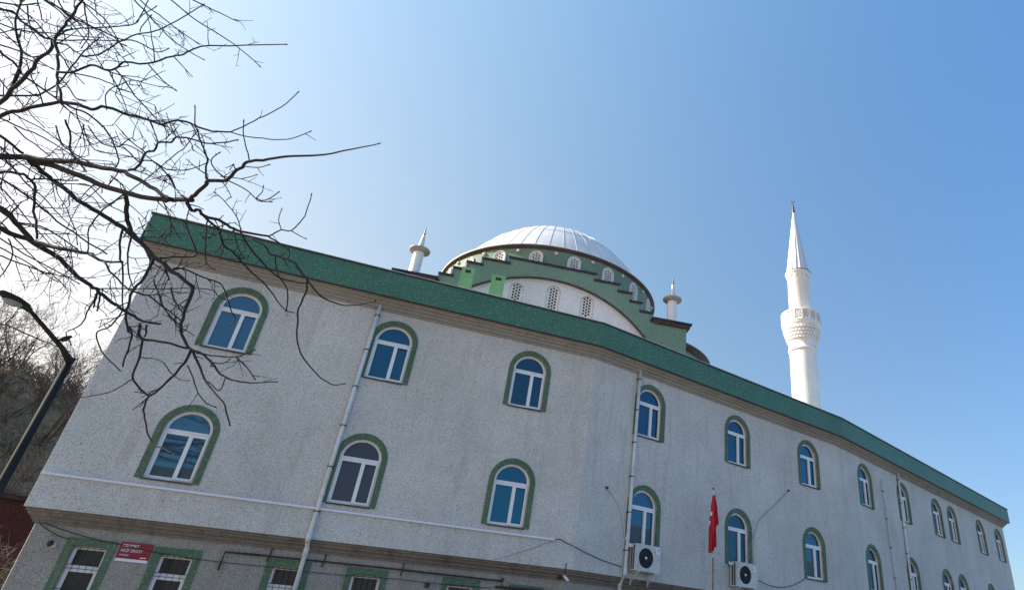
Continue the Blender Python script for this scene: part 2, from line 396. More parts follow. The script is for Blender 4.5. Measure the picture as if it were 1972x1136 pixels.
# ground floor wall, set back under the overhang, with its own openings on the near stretch
OFF_L = -0.25
P0 = plan(OFF_L)
m = MB(); M = frame(0, OFF_L)
xl = 0.25; xr = (P0[1] - (V[0] - IN[0] * OFF_L)).dot(DS[0])
GT, GB = 1.245, -0.75
gholes = [[(c - w / 2 + 0.14, GB), (c + w / 2 - 0.14, GB), (c + w / 2 - 0.14, GT - 0.14), (c - w / 2 + 0.14, GT - 0.14)] for c, w in GW]
m.plate([(xl + 0.02, -1.6), (xr, -1.6), (xr, 1.50), (xl + 0.02, 1.50)], gholes, 0, 0.22, M, 0, back=False, hole_mi=1)
c = [M @ Vector(p) for p in ((xl + 0.02, 0, -1.6), (xl + 0.02, 0, 1.5), (xl, 0.02, 1.5), (xl, 0.02, -1.6), (xl, 0.5, 1.5), (xl, 0.5, -1.6))]
m.add(c, [(0, 1, 2, 3), (3, 2, 4, 5)], 0)
for i in (1, 2):
    a = P0[i]; b = P0[i + 1]
    m.add([(a.x, a.y, -1.6), (b.x, b.y, -1.6), (b.x, b.y, 1.5), (a.x, a.y, 1.5)], [(0, 1, 2, 3)], 0)
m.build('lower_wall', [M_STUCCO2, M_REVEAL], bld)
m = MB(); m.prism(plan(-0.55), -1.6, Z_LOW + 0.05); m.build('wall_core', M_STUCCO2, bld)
def sweep(profile):                              # moulding profile carried round the plan
    m = MB(); rings = [[(p.x, p.y, z) for p in plan(o)] for o, z in profile]; n = 8
    m.add([v for r_ in rings for v in r_], [(i * n + k, i * n + (k + 1) % n, (i + 1) * n + (k + 1) % n, (i + 1) * n + k) for i in range(len(rings) - 1) for k in range(n)]); return m
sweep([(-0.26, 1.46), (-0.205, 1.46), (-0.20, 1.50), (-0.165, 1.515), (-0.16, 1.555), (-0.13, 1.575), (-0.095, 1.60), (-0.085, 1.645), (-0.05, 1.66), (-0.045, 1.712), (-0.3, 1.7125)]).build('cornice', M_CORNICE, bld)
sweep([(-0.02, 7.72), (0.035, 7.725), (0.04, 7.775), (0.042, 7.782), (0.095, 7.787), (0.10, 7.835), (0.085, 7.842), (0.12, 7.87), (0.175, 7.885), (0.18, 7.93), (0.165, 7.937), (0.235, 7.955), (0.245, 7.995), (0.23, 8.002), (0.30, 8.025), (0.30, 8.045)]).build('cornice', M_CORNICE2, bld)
m = MB(); m.prism(plan(0.3635), 8.037, 8.795); fas = m.build('fascia', M_GREEN, bld)
m = MB(); m.prism(plan(0.372), 8.022, 8.040); m.build('fascia_shadow_line', M_COPING2, bld)  # shadow line below the green band, put in as a dark strip
m = MB(); m.prism(plan(0.395), 8.788, 8.826); roof = m.build('roof', M_COPING2, bld)
m = MB(); m.prism(plan(0.402), 8.824, 8.838); m.build('flashing_highlight', M_SILL, bld)  # light catching the flashing top, put in as a white strip

# arched window: frame mesh with surround, glass and sill under it
def window_meshes():
    sur = MB(); out = arch(W_HW, W_H, n=28); inn = arch(IN_HW, IN_H, n=28)
    # a band that is open at the bottom
    band = [(-W_HW, 0), (-IN_HW, 0)] + [(p[0], p[1]) for p in inn[2:]][::-1] + [(IN_HW, 0), (W_HW, 0)] + [(p[0], p[1]) for p in out[2:]]
    band = [(-W_HW, -0.01), (-IN_HW, -0.01)] + inn[2:][::-1] + [(IN_HW, -0.01), (W_HW, -0.01)] + out[2:]
    sur.plate(band, [], -0.018, 0.03)
    fr = MB(); sp = IN_H - IN_HW
    fo = [(p[0] * 0.995, p[1]) for p in arch(IN_HW, IN_H - 0.003, n=28)]
    fan = [(0.425 * math.cos(math.pi * k / 24), sp + 0.03 + 0.405 * math.sin(math.pi * k / 24)) for k in range(25)]
    lp = [(-0.405, 0.085), (0.05, 0.085), (0.05, sp - 0.085), (-0.405, sp - 0.085)]
    rp = [(0.135, 0.085), (0.425, 0.085), (0.425, sp - 0.085), (0.135, sp - 0.085)]
    fr.plate(fo, [fan, lp, rp], 0.085, 0.15)
    # opening sash stands proud on the right, slimmer bead on the left and round the fanlight
    fr.plate([(0.062, 0.045), (0.455, 0.045), (0.455, sp - 0.045), (0.062, sp - 0.045)], [[(0.142, 0.098), (0.408, 0.098), (0.408, sp - 0.098), (0.142, sp - 0.098)]], 0.062, 0.10)
    fr.box((-0.46, 0.070, sp - 0.018), (0.46, 0.10, sp + 0.016))
    gl = MB(); gl.plate([(p[0] * 0.98, p[1] * 0.985 + 0.01) for p in arch(IN_HW, IN_H, n=20)], [], 0.122, 0.135)
    si = MB(); si.box((-IN_HW - 0.01, -0.04, -0.03), (IN_HW + 0.01, 0.14, 0.003)); 
    return sur, fr, gl, si
_s, _f, _g, _si = window_meshes()
me_s = _s.mesh('surround', M_GREEN2); me_f = _f.mesh('window', M_PVC); me_si = _si.mesh('sill', M_EAVE)
me_g = {k: _g.mesh('pane', v) for k, v in dict(blue=M_GLASS, pale=M_GLASS_PALE, teal=M_GLASS_TEAL, dark=M_GLASS_DARK, mid=M_GLASS_MID, veil=M_GLASS_VEIL).items()}
M_BLIND = simple('grey_blind_behind_glass', (0.045, 0.075, 0.09), 0.5, var=0.15, scale=10)
me_bl = []
for q in (0, 1):                                 # roller blind seen dimly through the lower panes
    b_ = MB(); b_.box((-0.40, 0.1195, 0.09), (0.045, 0.1215, 0.30 + .28 * q)); b_.box((0.14, 0.1195, 0.10), (0.41, 0.1215, 0.34 + .2 * q)); me_bl.append(b_.mesh('blind', M_BLIND))
for i in range(3):
    for j, s in enumerate(UP_S[i]):
        for up in (1, 0):
            mw = frame(i) @ Matrix.Translation((s, 0, U_SILL if up else L_SILL))
            w = inst('window', me_f, bld, mw)
            inst('surround', me_s, w, mw)
            if (i, j) == (0, 0): kd = 'pale'
            elif (i, j, up) == (0, 1, 0): kd = 'dark'
            elif (i, j, up) in ((0, 2, 1), (1, 0, 1), (1, 1, 1), (2, 1, 1), (2, 4, 1)): kd = 'mid'
            elif (i, j, up) in ((1, 0, 0), (1, 2, 0), (2, 1, 0), (2, 3, 1)): kd = 'veil'
            else: kd = 'blue' if (up or i == 0) else 'teal'
            inst('pane', me_g[kd], w, mw); inst('sill', me_si, w, mw)
            if kd == 'veil' or (i, j, up) == (0, 0, 0):
                inst('blind', me_bl[(i + j) % 2], w, mw)
            if (i, j, up) == (0, 1, 0): w['label'] = 'arched window with dark curtained glass'

# barred ground floor windows
def ground_window(c, w):
    hw = w / 2; mw = frame(0, OFF_L) @ Matrix.Translation((c, 0, GB)); H = GT - GB
    fr = MB(); iw = hw - 0.14; ih = H - 0.14
    fr.plate([(-iw + .003, 0), (iw - .003, 0), (iw - .003, ih - .003), (-iw + .003, ih - .003)],
             [[(-iw + .06, .06), (iw - .06, .06), (iw - .06, ih - .46), (-iw + .06, ih - .46)], [(-iw + .06, ih - .36), (iw - .06, ih - .36), (iw - .06, ih - .06), (-iw + .06, ih - .06)]], 0.13, 0.19)
    fr.plate([(-iw + .03, .03), (iw - .03, .03), (iw - .03, ih - .43), (-iw + .03, ih - .43)], [[(-iw + .085, .09), (iw - .085, .09), (iw - .085, ih - .49), (-iw + .085, ih - .49)]], 0.115, 0.14)
    o = fr.build('window', M_PVC, bld, mw)
    su = MB(); su.plate([(-hw, -.02), (-iw, -.02), (-iw, ih), (iw, ih), (iw, -.02), (hw, -.02), (hw, H), (-hw, H)], [], -0.018, 0.03); su.build('surround', M_GREEN2, o, mw)
    gl = MB(); gl.box((-iw + .02, .165, .02), (iw - .02, .178, ih - .02)); gl.build('pane', M_GLASS_GROUND, o, mw)
    gr = MB(); k = 5
    for q in range(1, k):
        x = -iw + 2 * iw * q / k; gr.tube([(x, .07, 0.0), (x, .07, ih)], 0.0055, 5)
    for z in (ih - 0.03, ih - 0.36, ih - 0.43, ih - 0.82, ih - 1.25): gr.tube([(-iw, .07, z), (iw, .07, z)], 0.0055, 5)
    gr.build('grille', M_BLACK, o, mw)
for c, w in GW: ground_window(c, w)

# downpipes with their brackets
def downpipe(i, s_top, s_bot, z_top, z_bot, jog=None, r=0.05, n_br=6):
    M = frame(i, 0.07); m = MB()
    pts = [(s_top + 0.0, 0.0, z_top)]
    pts += [(s_bot, 0, z_bot)]
    if jog: pts += [(s_bot + 0.0, 0.03, z_bot - 0.08), (s_bot + 0.02, 0.19, z_bot - 0.2), (s_bot + 0.02, 0.24, z_bot - 0.28), (s_bot + 0.02, 0.24, -1.58)]
    m.tube([M @ Vector(p) for p in pts], r, 14)
    if jog: m.tube([M @ Vector(p) for p in ((s_bot, 0, z_bot + 0.12), (s_bot, 0, z_bot - 0.02), (s_bot, 0.04, z_bot - 0.1))], r * 1.22, 14)
    if jog: m.tube([M @ Vector(p) for p in ((s_bot + .02, 0.2, z_bot - 0.2), (s_bot + .02, 0.24, z_bot - 0.27), (s_bot + .02, 0.24, z_bot - 0.4))], r * 1.22, 14)
    zz = z_top - 1.2
    while zz > z_bot: 
        f = (z_top - zz) / (z_top - z_bot); sx = s_top + (s_bot - s_top) * f
        m.tube([M @ Vector((sx, 0, zz - 0.04)), M @ Vector((sx, 0, zz + 0.05))], r * 1.12, 14); zz -= 2.05
    o = m.build('downpipe', M_PIPE, bld)
    for k in range(n_br):
        f = (k + 0.45) / n_br; z = z_top + (z_bot - z_top) * f; sx = s_top + (s_bot - s_top) * f
        b = MB(); b.tube([M @ Vector((sx, 0, z - 0.012)), M @ Vector((sx, 0, z + 0.012))], r * 1.18, 12)
        b.box((sx - r * 1.5, 0.005, z - 0.012), (sx + r * 1.5, 0.07, z + 0.012), M); b.build('bracket', M_COPING, o)
    return o
downpipe(0, 5.52, 5.50, 8.0, 1.75, True)
downpipe(1, 1.75, 1.70, 8.0, 1.85, True)
downpipe(2, 5.58, 5.42, 8.0, 1.75, True)
downpipe(2, 3.80, 4.06, 7.2, 1.5, None, r=0.03, n_br=5)

# square light green flues on the roof
CH = Vector((-3.92445, 25.73415)); UH = Vector((0.97305, 0.2306)); NH = Vector((0.2306, -0.97305))
HALL_M = Matrix(((UH.x, -NH.x, 0, CH.x), (UH.y, -NH.y, 0, CH.y), (0, 0, 1, 0), (0, 0, 0, 1)))
for (sa, sb, zt) in ((-3.88, -3.36, 13.35), (-2.62, -2.05, 13.26)):
    m = MB(); y0, y1 = -1.6, -1.05; w = sb - sa
    m.box((sa, y0, 8.8), (sb, y1, zt - 0.26), HALL_M)
    for (xa, xb) in ((sa, sa + w * .28), (sb - w * .28, sb)):
        for (ya, yb) in ((y0, y0 + .15), (y1 - .15, y1)): m.box((xa, ya, zt - 0.262), (xb, yb, zt - 0.1), HALL_M)
    m.box((sa, y0, zt - 0.1), (sb, y1, zt), HALL_M)
    o = m.build('chimney', M_LIGHTGREEN, roof)
    f = MB(); f.box((sa + w * .14, y0 + .1, zt - 0.259), (sb - w * .14, y1 - .1, zt - 0.103), HALL_M); f.build('flue_liner', M_EAVE, roof)

# ------------------------------------------------------------------ domed prayer hall behind
hall = thing('domed_prayer_hall', 'square domed prayer hall with stepped green gables rising behind the grey building', 'mosque hall', (CH.x - NH.x * 6.6, CH.y - NH.y * 6.6, -1.6))
HQ = CH - NH * 6.6; HC = HQ + UH * 0.55
STEPS = [(2.009, 15.206), (3.186, 14.892), (3.799, 14.549), (4.323, 14.141), (4.863, 13.719), (6.62, 13.315)]
ARC_R, ARC_Z, ARC_X = 6.1, 8.37, 0.06
def lattice(hw, h, name='lattice'):
    holes = []; p = 0.150; r = 0.062
    n = int(h / p * 1.2) + 2
    for a in range(-4, 5):
        for b in range(0, n):
            x = a * p * 0.86; z = 0.10 + b * p + (p / 2 if a % 2 else 0)
            top = h - hw
            ok = abs(x) < hw - r * 0.8 and z > r + 0.02 and (z < top or math.hypot(x, z - top) < hw - r * 0.8)
            if ok: holes.append([(x + r * math.cos(q * math.pi / 3), z + r * math.sin(q * math.pi / 3)) for q in range(6)])
    m = MB(); m.plate(arch(hw, h, n=16), holes, 0.0, 0.05); return m.mesh(name, M_LATTICE)
def lattice_back(hw, h):
    m = MB(); m.plate(arch(hw - .01, h - .01, n=16), [], 0.07, 0.09); return m.mesh('dark_backing', M_HOLE)
TW = [(-1.47, 12.93, 1.06), (0.20, 12.95, 1.25), (1.80, 12.93, 1.06)]
me_l = {h: lattice(0.30, h) for h in (1.06, 1.25)}; me_lb = {h: lattice_back(0.30, h) for h in (1.06, 1.25)}
for q in range(4):
    QM = Matrix.Translation((HQ.x, HQ.y, 0)) @ Matrix.Rotation(math.atan2(UH.y, UH.x) + q * math.pi / 2, 4, 'Z') @ Matrix.Translation((0, -6.6, 0))
    STEPS_W = [(h_, z_ - .09) for h_, z_ in STEPS]
    out = [(-6.62, 10.6), (-6.62, 13.225), (-4.863, 13.225)]
    for k in range(4, -1, -1):
        out += [(-STEPS_W[k][0], STEPS_W[k][1])]
        if k > 0: out += [(-STEPS_W[k - 1][0], STEPS_W[k][1])]
    rt = [(-x, z) for x, z in out][::-1]
    arcp = []
    for k in range(41):
        a = R(21) + (math.pi - 2 * R(21)) * k / 40
        arcp.append((ARC_X + ARC_R * math.cos(a), ARC_Z + ARC_R * math.sin(a)))
    poly = out + rt + [(arcp[0][0], 10.6)] + arcp[1:-1] + [(arcp[-1][0], 10.6)]
    m = MB(); m.plate(poly, [], 0.0, 0.55, QM)
    gab = m.build('stepped_gable', M_GREEN3, hall)
    m = MB(); hl = [arch(0.31, h + .01, x, z) for x, z, h in TW]
    pan = [(-5.7, 10.6), (5.7, 10.6)] + [(ARC_X + (ARC_R + .12) * math.cos(R(24) + (math.pi - R(48)) * k / 30), ARC_Z + (ARC_R + .12) * math.sin(R(24) + (math.pi - R(48)) * k / 30)) for k in range(31)]
    m.plate(pan, hl, 0.16, 0.36, QM, hole_mi=1); m.build('tympanum', [M_WHITE_RENDER, M_REVEAL], gab)
    m = MB()                                        # thin dark drip moulding round the arch
    for k in range(len(arcp) - 1):
        a, b = arcp[k], arcp[k + 1]
        for (y0, y1) in ((-0.03, 0.12),):
            ca = [QM @ Vector((ARC_X + (p[0] - ARC_X) * f, y, ARC_Z + (p[1] - ARC_Z) * f)) for p in (a, b) for f in (0.997, 0.991) for y in (y0, y1)]
            m.add(ca, [(0, 1, 3, 2), (4, 6, 7, 5), (0, 4, 5, 1), (2, 3, 7, 6), (0, 2, 6, 4), (1, 5, 7, 3)])
    m.build('arch_moulding', M_EAVE, gab)
    if q < 2:
        for x, z, h in TW:
            mw = QM @ Matrix.Translation((x, 0.21, z)); lw = inst('lattice_window', me_l[h], gab, mw); inst('dark_backing', me_lb[h], gab, mw)
    m = MB()                                        # metal copings on every tread and riser
    prev = None
    for sg in (-1, 1):
        for k in range(6):
            hwk, z = STEPS[k]; inner = 0 if k == 0 else STEPS[k - 1][0]
            xa, xb = (inner, hwk) if k else (0, hwk)
            lo, hi = sorted((sg * (xa - (0.05 if k else 0)), sg * (xb + 0.075)))
            if k == 5: lo, hi = sorted((sg * (xa - .05), sg * (xb + .16)))
            m.box((lo, -0.055, z - 0.085), (hi, 0.62, z), QM)
            m.box((lo, -0.035, z - 0.125), (hi, 0.60, z - 0.083), QM, 1)
            if k < 5:
                zn = STEPS[k + 1][1]
                lo, hi = sorted((sg * (hwk - 0.002), sg * (hwk + 0.07)))
                m.box((lo, -0.045, zn - 0.001), (hi, 0.61, z - 0.123), QM, 2)
    m.build('coping', [M_COPING, M_EAVE, simple('grey_metal_flashing', (0.20, 0.22, 0.27), 0.45, 0.4)] if q == 0 else COPM, gab)
    if q == 0: COPM = [x for x in gab.children if x.name.startswith('coping')][0].data.materials[:]
HM = Matrix.Translation((HQ.x, HQ.y, 0)) @ Matrix.Rotation(math.atan2(UH.y, UH.x), 4, 'Z')
m = MB(); m.box((-6.58, -6.58, -1.6), (6.58, 6.58, 10.62), HM); m.box((-6.2, -6.2, 10.5), (6.2, 6.2, 13.2), HM)
for sx in (-1, 1):
    for sy in (-1, 1): 
        m.box((sx * 4.90, sy * 4.90, 10.5), (sx * 6.615, sy * 6.615, 13.312), HM)
m.build('hall_body', M_GREEN3, hall)
for sx in (-1, 1):                                  # flared cornice and flat roof of each corner pier
    for sy in (-1, 1):
        m = MB()
        for (o, z0, z1) in ((0.05, 13.14, 13.2), (0.10, 13.195, 13.26), (0.155, 13.255, 13.32)):
            m.box((min(sx * 4.95, sx * (6.62 + o)), min(sy * 4.95, sy * (6.62 + o)), z0), (max(sx * 4.95, sx * (6.62 + o)), max(sy * 4.95, sy * (6.62 + o)), z1), HM)
        m.build('pier_cornice', M_EAVE, hall)
        m = MB(); m.box((min(sx * 4.88, sx * 6.83), min(sy * 4.88, sy * 6.83), 13.318), (max(sx * 4.88, sx * 6.83), max(sy * 4.88, sy * 6.83), 13.395), HM); m.build('pier_roof', M_COPING, hall)
# drum, eave, dome
DM = Matrix.Translation((HC.x, HC.y, 0)) @ Matrix.Rotation(math.atan2(NH.y, NH.x), 4, 'Z')
DR, ER, EZ = 5.88, 6.04, 16.55
m = MB(); m.lathe([(DR, 13.0), (DR, EZ)], 120, DM, 0); drum = m.build('drum', M_GREEN3, hall)
m = MB(); m.lathe([(DR - .05, EZ - .12), (DR + .06, EZ - .10), (DR + .08, EZ - .04), (ER - .02, EZ - .03), (ER, EZ), (ER, EZ + .03), (ER - .2, EZ + .06)], 120, DM, 0); m.build('eave', M_EAVE, hall)
me_dl, me_dlb = lattice(0.28, 1.0), lattice_back(0.28, 1.0)
fr = MB(); oa = arch(0.335, 1.06, 0, -0.03, n=18); fr.plate(oa, [arch(0.275, 0.995, n=18)], -0.03, 0.06); me_dfr = fr.mesh('window_frame', M_WHITE_RENDER)
for k in range(20):
    a = R(-13.4 + 18 * k)
    mw = DM @ Matrix.Rotation(a, 4, 'Z') @ Matrix.Translation((DR + .03, 0, 15.29)) @ Matrix.Rotation(math.pi / 2, 4, 'Z')
    w = inst('lattice_window', me_dl, drum, mw); w2 = inst('window_frame', me_dfr, drum, mw)
    mwb = mw @ Matrix.Translation((0, -0.015, 0)); inst('dark_backing', me_dlb, drum, mwb @ Matrix.Translation((0, -0.02, 0)))
    a2 = a + R(9)
    if k == 0:
        lm = MB(); lm.lathe([(0.0, 0.10), (0.06, 0.085), (0.09, 0.04), (0.095, 0.0), (0.0, -0.02)], 14); me_lamp = lm.mesh('wall_lamp', M_SILL)
    inst('wall_lamp', me_lamp, drum, DM @ Matrix.Rotation(a2, 4, 'Z') @ Matrix.Translation((DR + .01, 0, 16.28)) @ Matrix.Rotation(math.pi / 2, 4, 'Y'))
DH, DB = 4.0, 5.75
def dome_z(r): return EZ + .07 + DH * (1 - (r / DB) ** 2.4)
prof = [(ER - .02, EZ + .03), (ER + .01, EZ + .07)] + [(DB + .06, EZ + .075)] + [(DB * q / 24, dome_z(DB * q / 24)) for q in range(24, 0, -1)]
m = MB(); m.lathe(prof + [(0.001, EZ + .07 + DH)], 100, DM, 0); dome = m.build('dome', M_DOME, hall)
m = MB()
for k in range(50):
    a = R(-1.5 + 7.2 * k); pts = []
    end = 3 if k % 2 == 0 else 9
    for q in range(24, end, -1):
        r = DB * q / 24; pts.append(DM @ Vector((r * math.cos(a), r * math.sin(a), dome_z(r) + .006)))
    m.tube(pts, 0.0135, 5)
for q in (17.6, 11.5, 7.0):
    r = DB * q / 24; z = dome_z(r) + .004
    m.tube([DM @ Vector((r * math.cos(R(3.6 * k)), r * math.sin(R(3.6 * k)), z)) for k in range(101)], 0.014, 5, cap=False)
m.build('standing_seams', M_SEAM, dome)
# half dome on the right flank
SM = HM @ Matrix.Translation((5.55, 0, 0)) @ Matrix.Rotation(-math.pi / 2, 4, 'Z')
SM = HM @ Matrix.Translation((5.55, 0, 0))
m = MB(); m.lathe([(4.12, -1.6), (4.12, 13.62)], 48, SM, 0, a0=-math.pi / 2, a1=math.pi / 2); hd = m.build('half_dome', M_GREEN3, hall)
m = MB(); m.lathe([(4.1, 13.5), (4.25, 13.5), (4.3, 13.58), (4.5, 13.60), (4.52, 13.68), (4.4, 13.74)], 48, SM, 0, a0=-math.pi / 2, a1=math.pi / 2); m.build('eave', M_EAVE, hd)
m = MB(); m.lathe([(4.5 * math.cos(R(q)), 13.70 + 0.45 * math.sin(R(q))) for q in range(0, 91, 6)], 48, SM, 0, a0=-math.pi / 2, a1=math.pi / 2); m.build('half_dome_roof', M_DOME, hd)
for k in range(7):
    a = R(-72 + 24 * k); mw = SM @ Matrix.Rotation(a, 4, 'Z') @ Matrix.Translation((4.15, 0, 12.35)) @ Matrix.Rotation(math.pi / 2, 4, 'Z')
    inst('lattice_window', me_dl, hd, mw); inst('dark_backing', me_dlb, hd, mw @ Matrix.Translation((0, -0.035, 0)))
# corner turrets
for sx in (-1, 1):
    for sy in (-1, 1):
        TM = HM @ Matrix.Translation((sx * 6.12 + 0.03, sy * 5.65, 0))
        m = MB(); m.lathe([(0.27, 13.39), (0.27, 13.5), (0.245, 13.52), (0.24, 15.05)], 20, TM); t = m.build('turret', M_MINARET, hall)
        m = MB(); m.lathe([(0.23, 14.97), (0.30, 15.0), (0.42, 15.04), (0.47, 15.08), (0.47, 15.15), (0.2, 15.19)], 24, TM); m.build('turret_balcony', simple('brown_white_stone', (0.36, 0.31, 0.27), 0.7) if (sx, sy) == (-1, -1) else TBM, t)
        if (sx, sy) == (-1, -1): TBM = t.children[0].data.materials[0]
        m = MB(); m.lathe([(0.155, 15.17), (0.135, 15.4), (0.06, 15.98), (0.045, 16.0)], 12, TM, smooth=False); m.build('turret_spire', M_SPIRE, t)
        m = MB(); m.lathe([(0.02, 15.98), (0.065, 16.04), (0.02, 16.10), (0.05, 16.15), (0.018, 16.2), (0.03, 16.24), (0.006, 16.4)], 10, TM); m.build('turret_finial', M_FINIAL, t)

# ------------------------------------------------------------------ minaret
MP = Vector((12.656, 43.184, 0)); MM = Matrix.Translation(MP)
mina = thing('minaret', 'tall white stone minaret with one balcony and grey conical spire', 'minaret', (MP.x, MP.y, -1.6))
m = MB(); m.lathe([(1.3, -1.6), (1.3, 7), (0.985, 8.5), (0.965, 19.7)], 48, MM); m.build('shaft', M_MINARET, mina)
m = MB()
m.lathe([(0.95, 19.62), (1.05, 19.65), (1.07, 19.75), (1.05, 19.86), (0.97, 19.9), (1.02, 20.2)], 48, MM); m.lathe([(1.0, 20.15), (1.03, 20.4), (1.33, 21.55), (1.40, 21.62), (1.43, 21.7), (1.43, 21.78)], 48, MM)
corb = m.build('balcony_corbel', M_MINARET, mina)
m = MB()                                            # rows of small niches carved in the corbel
for row, (z, rr) in enumerate(((20.58, 1.08), (20.83, 1.145), (21.08, 1.21), (21.33, 1.28))):
    for k in range(32):
        a = 2 * math.pi * (k + 0.5 * (row % 2)) / 32
        B = MM @ Matrix.Rotation(a, 4, 'Z') @ Matrix.Translation((rr, 0, z)) @ Matrix.Rotation(math.pi / 2, 4, 'Z')
        w = rr * 0.07; m.plate([(-w, -.1), (w, -.1), (w, .06), (0, .14), (-w, .06)], [], -0.075, 0.12, B)
m.build('stalactite_carving', M_MINARET, corb)
m = MB(); m.lathe([(1.40, 21.77), (1.46, 21.78), (1.46, 21.86), (1.42, 21.88), (1.42, 22.6), (1.47, 22.62), (1.47, 22.72), (1.28, 22.73), (1.28, 21.8)], 48, MM)
par = m.build('parapet', M_MINARET, mina)
m = MB(); M_PANEL = simple('grey_carved_panel', (0.50, 0.50, 0.48), 0.7)
for k in range(16):
    B = MM @ Matrix.Rotation(2 * math.pi * k / 16, 4, 'Z') @ Matrix.Translation((1.415, 0, 22.0)) @ Matrix.Rotation(math.pi / 2, 4, 'Z')
    m.plate([(-.17, 0), (.17, 0), (.17, .5), (-.17, .5)], [], -0.03, 0.06, B)
m.build('carved_panel', M_PANEL, par)
m = MB()
for k in range(16):
    B = MM @ Matrix.Rotation(2 * math.pi * (k + .5) / 16, 4, 'Z') @ Matrix.Translation((1.42, 0, 21.88)) @ Matrix.Rotation(math.pi / 2, 4, 'Z')
    m.plate([(-.055, 0), (.055, 0), (.055, .78), (-.055, .78)], [], -0.055, 0.06, B)
m.build('parapet_post', M_MINARET, par)
m = MB(); m.lathe([(0.82, 21.8), (0.81, 26.1), (0.92, 26.2), (0.98, 26.34), (0.98, 26.42), (0.8, 26.46)], 40, MM); us = m.build('upper_shaft', M_MINARET, mina)
m = MB()
for k in range(12): m.lathe([(0, .05), (.06, .03), (.075, 0), (.06, -.05)], 8, MM @ Matrix.Rotation(R(30 * k + 8), 4, 'Z') @ Matrix.Translation((0.83, 0, 26.0)) @ Matrix.Rotation(math.pi / 2, 4, 'Y'))
m.build('loudspeaker', M_PANEL, us)
m = MB(); m.lathe([(1.0, 26.40), (1.0, 26.45), (0.9, 26.47)], 40, MM); m.build('spire_flashing', M_EAVE, mina)
m = MB(); m.lathe([(0.90, 26.44), (0.80, 27.0), (0.06, 32.5)], 32, MM, smooth=False, flute=lambda k: 1.0 if k % 2 == 0 else 0.93); m.build('spire', M_SPIRE, mina)
m = MB(); m.lathe([(0.07, 32.4), (0.16, 32.6), (0.05, 32.75), (0.13, 32.92), (0.04, 33.05), (0.09, 33.2), (0.02, 33.3), (0.02, 33.55)], 12, MM); 
for k in range(9):
    pass
m.tube([MM @ Vector((0.13 * math.cos(R(a)), 0, 33.62 + 0.13 * math.sin(R(a)))) for a in range(120, 421, 20)], 0.025, 6)
m.build('finial', M_FINIAL, mina)

# ------------------------------------------------------------------ street lamp and bird
LK = 13.0 / 8.0
LP = Vector((-5.36557, 5.93386, 0)) * LK; LZ = 2.03 * LK
lamp = thing('street_lamp', 'dark grey street lamp with bent arm beside the corner of the grey building', 'street lamp', (LP.x, LP.y, -1.6))
M_POLE = simple('dark_grey_painted_steel', (0.026, 0.027, 0.025), 0.8, 0.0, var=0.3, scale=4, spec=0.15)
m = MB(); m.tube([(LP.x, LP.y, -1.6), (LP.x, LP.y, 0.2), (LP.x, LP.y, LZ + 0.03)], [0.072, 0.062, 0.052], 12, smooth=True); m.build('pole', M_POLE, lamp)
adir = Vector((0.354, -0.935, 0)); 
def solve_arm(px, py):
    """point of the vertical plane through the pole along the arm seen at that pixel"""
    d = ray(px, py); n = adir.cross(Vector((0, 0, 1))); t = LP.dot(n) / d.dot(n); return d * t
E0 = Vector((LP.x, LP.y, LZ + .02)); E1 = solve_arm(57, 597); E2 = solve_arm(5, 563)
print('arm', E0, E1, E2)
m = MB(); m.tube([E0 - Vector((0, 0, .05)), E0 + (E1 - E0) * 0.25, E1, E1 + (E2 - E1) * .12], [0.054, 0.034, 0.024, 0.024], 10); arm = m.build('arm', M_POLE, lamp)
hd_l = (E2 - E1).length; hx = (E2 - E1).normalized(); hy = Vector((0, 0, 1)).cross(hx).normalized(); hz = hx.cross(hy)
HDM = Matrix(((hx.x, hy.x, hz.x, E1.x), (hx.y, hy.y, hz.y, E1.y), (hx.z, hy.z, hz.z, E1.z), (0, 0, 0, 1)))
def loft(rings, n=14):
    mb = MB(); vs = []
    for (x, w, zt, zb) in rings:
        for k in range(n):
            a = 2 * math.pi * k / n; s = math.sin(a)
            vs.append(HDM @ Vector((x, w * math.cos(a), (zt * s if s > 0 else -zb * s * -1 * -1 if False else zb * -s * -1))))
    fs = [(i * n + k, i * n + (k + 1) % n, (i + 1) * n + (k + 1) % n, (i + 1) * n + k) for i in range(len(rings) - 1) for k in range(n)]
    fs += [tuple(range(n))[::-1], tuple((len(rings) - 1) * n + k for k in range(n))]
    mb.add(vs, fs, 0, True); return mb
L = hd_l
lh = loft([(0, .035, .035, .035), (L * .1, .05, .035, .03), (L * .3, .095, .05, .035), (L * .65, .11, .05, .035), (L * .9, .075, .038, .03), (L, .04, .03, .03)]).build('lamp_head', M_POLE, lamp)
M_DIFF = simple('grey_lamp_glass', (0.30, 0.31, 0.29), 0.25, var=0.1)
m = MB(); m.lathe([(0.0, -.045), (.05, -.04), (.075, -.025), (.088, .0)], 14, HDM @ Matrix.Translation((L * .6, 0, -.03)) @ Matrix.Diagonal((1.9, 1.0, 1.0, 1)).to_4x4()); m.build('diffuser', M_DIFF, lh)
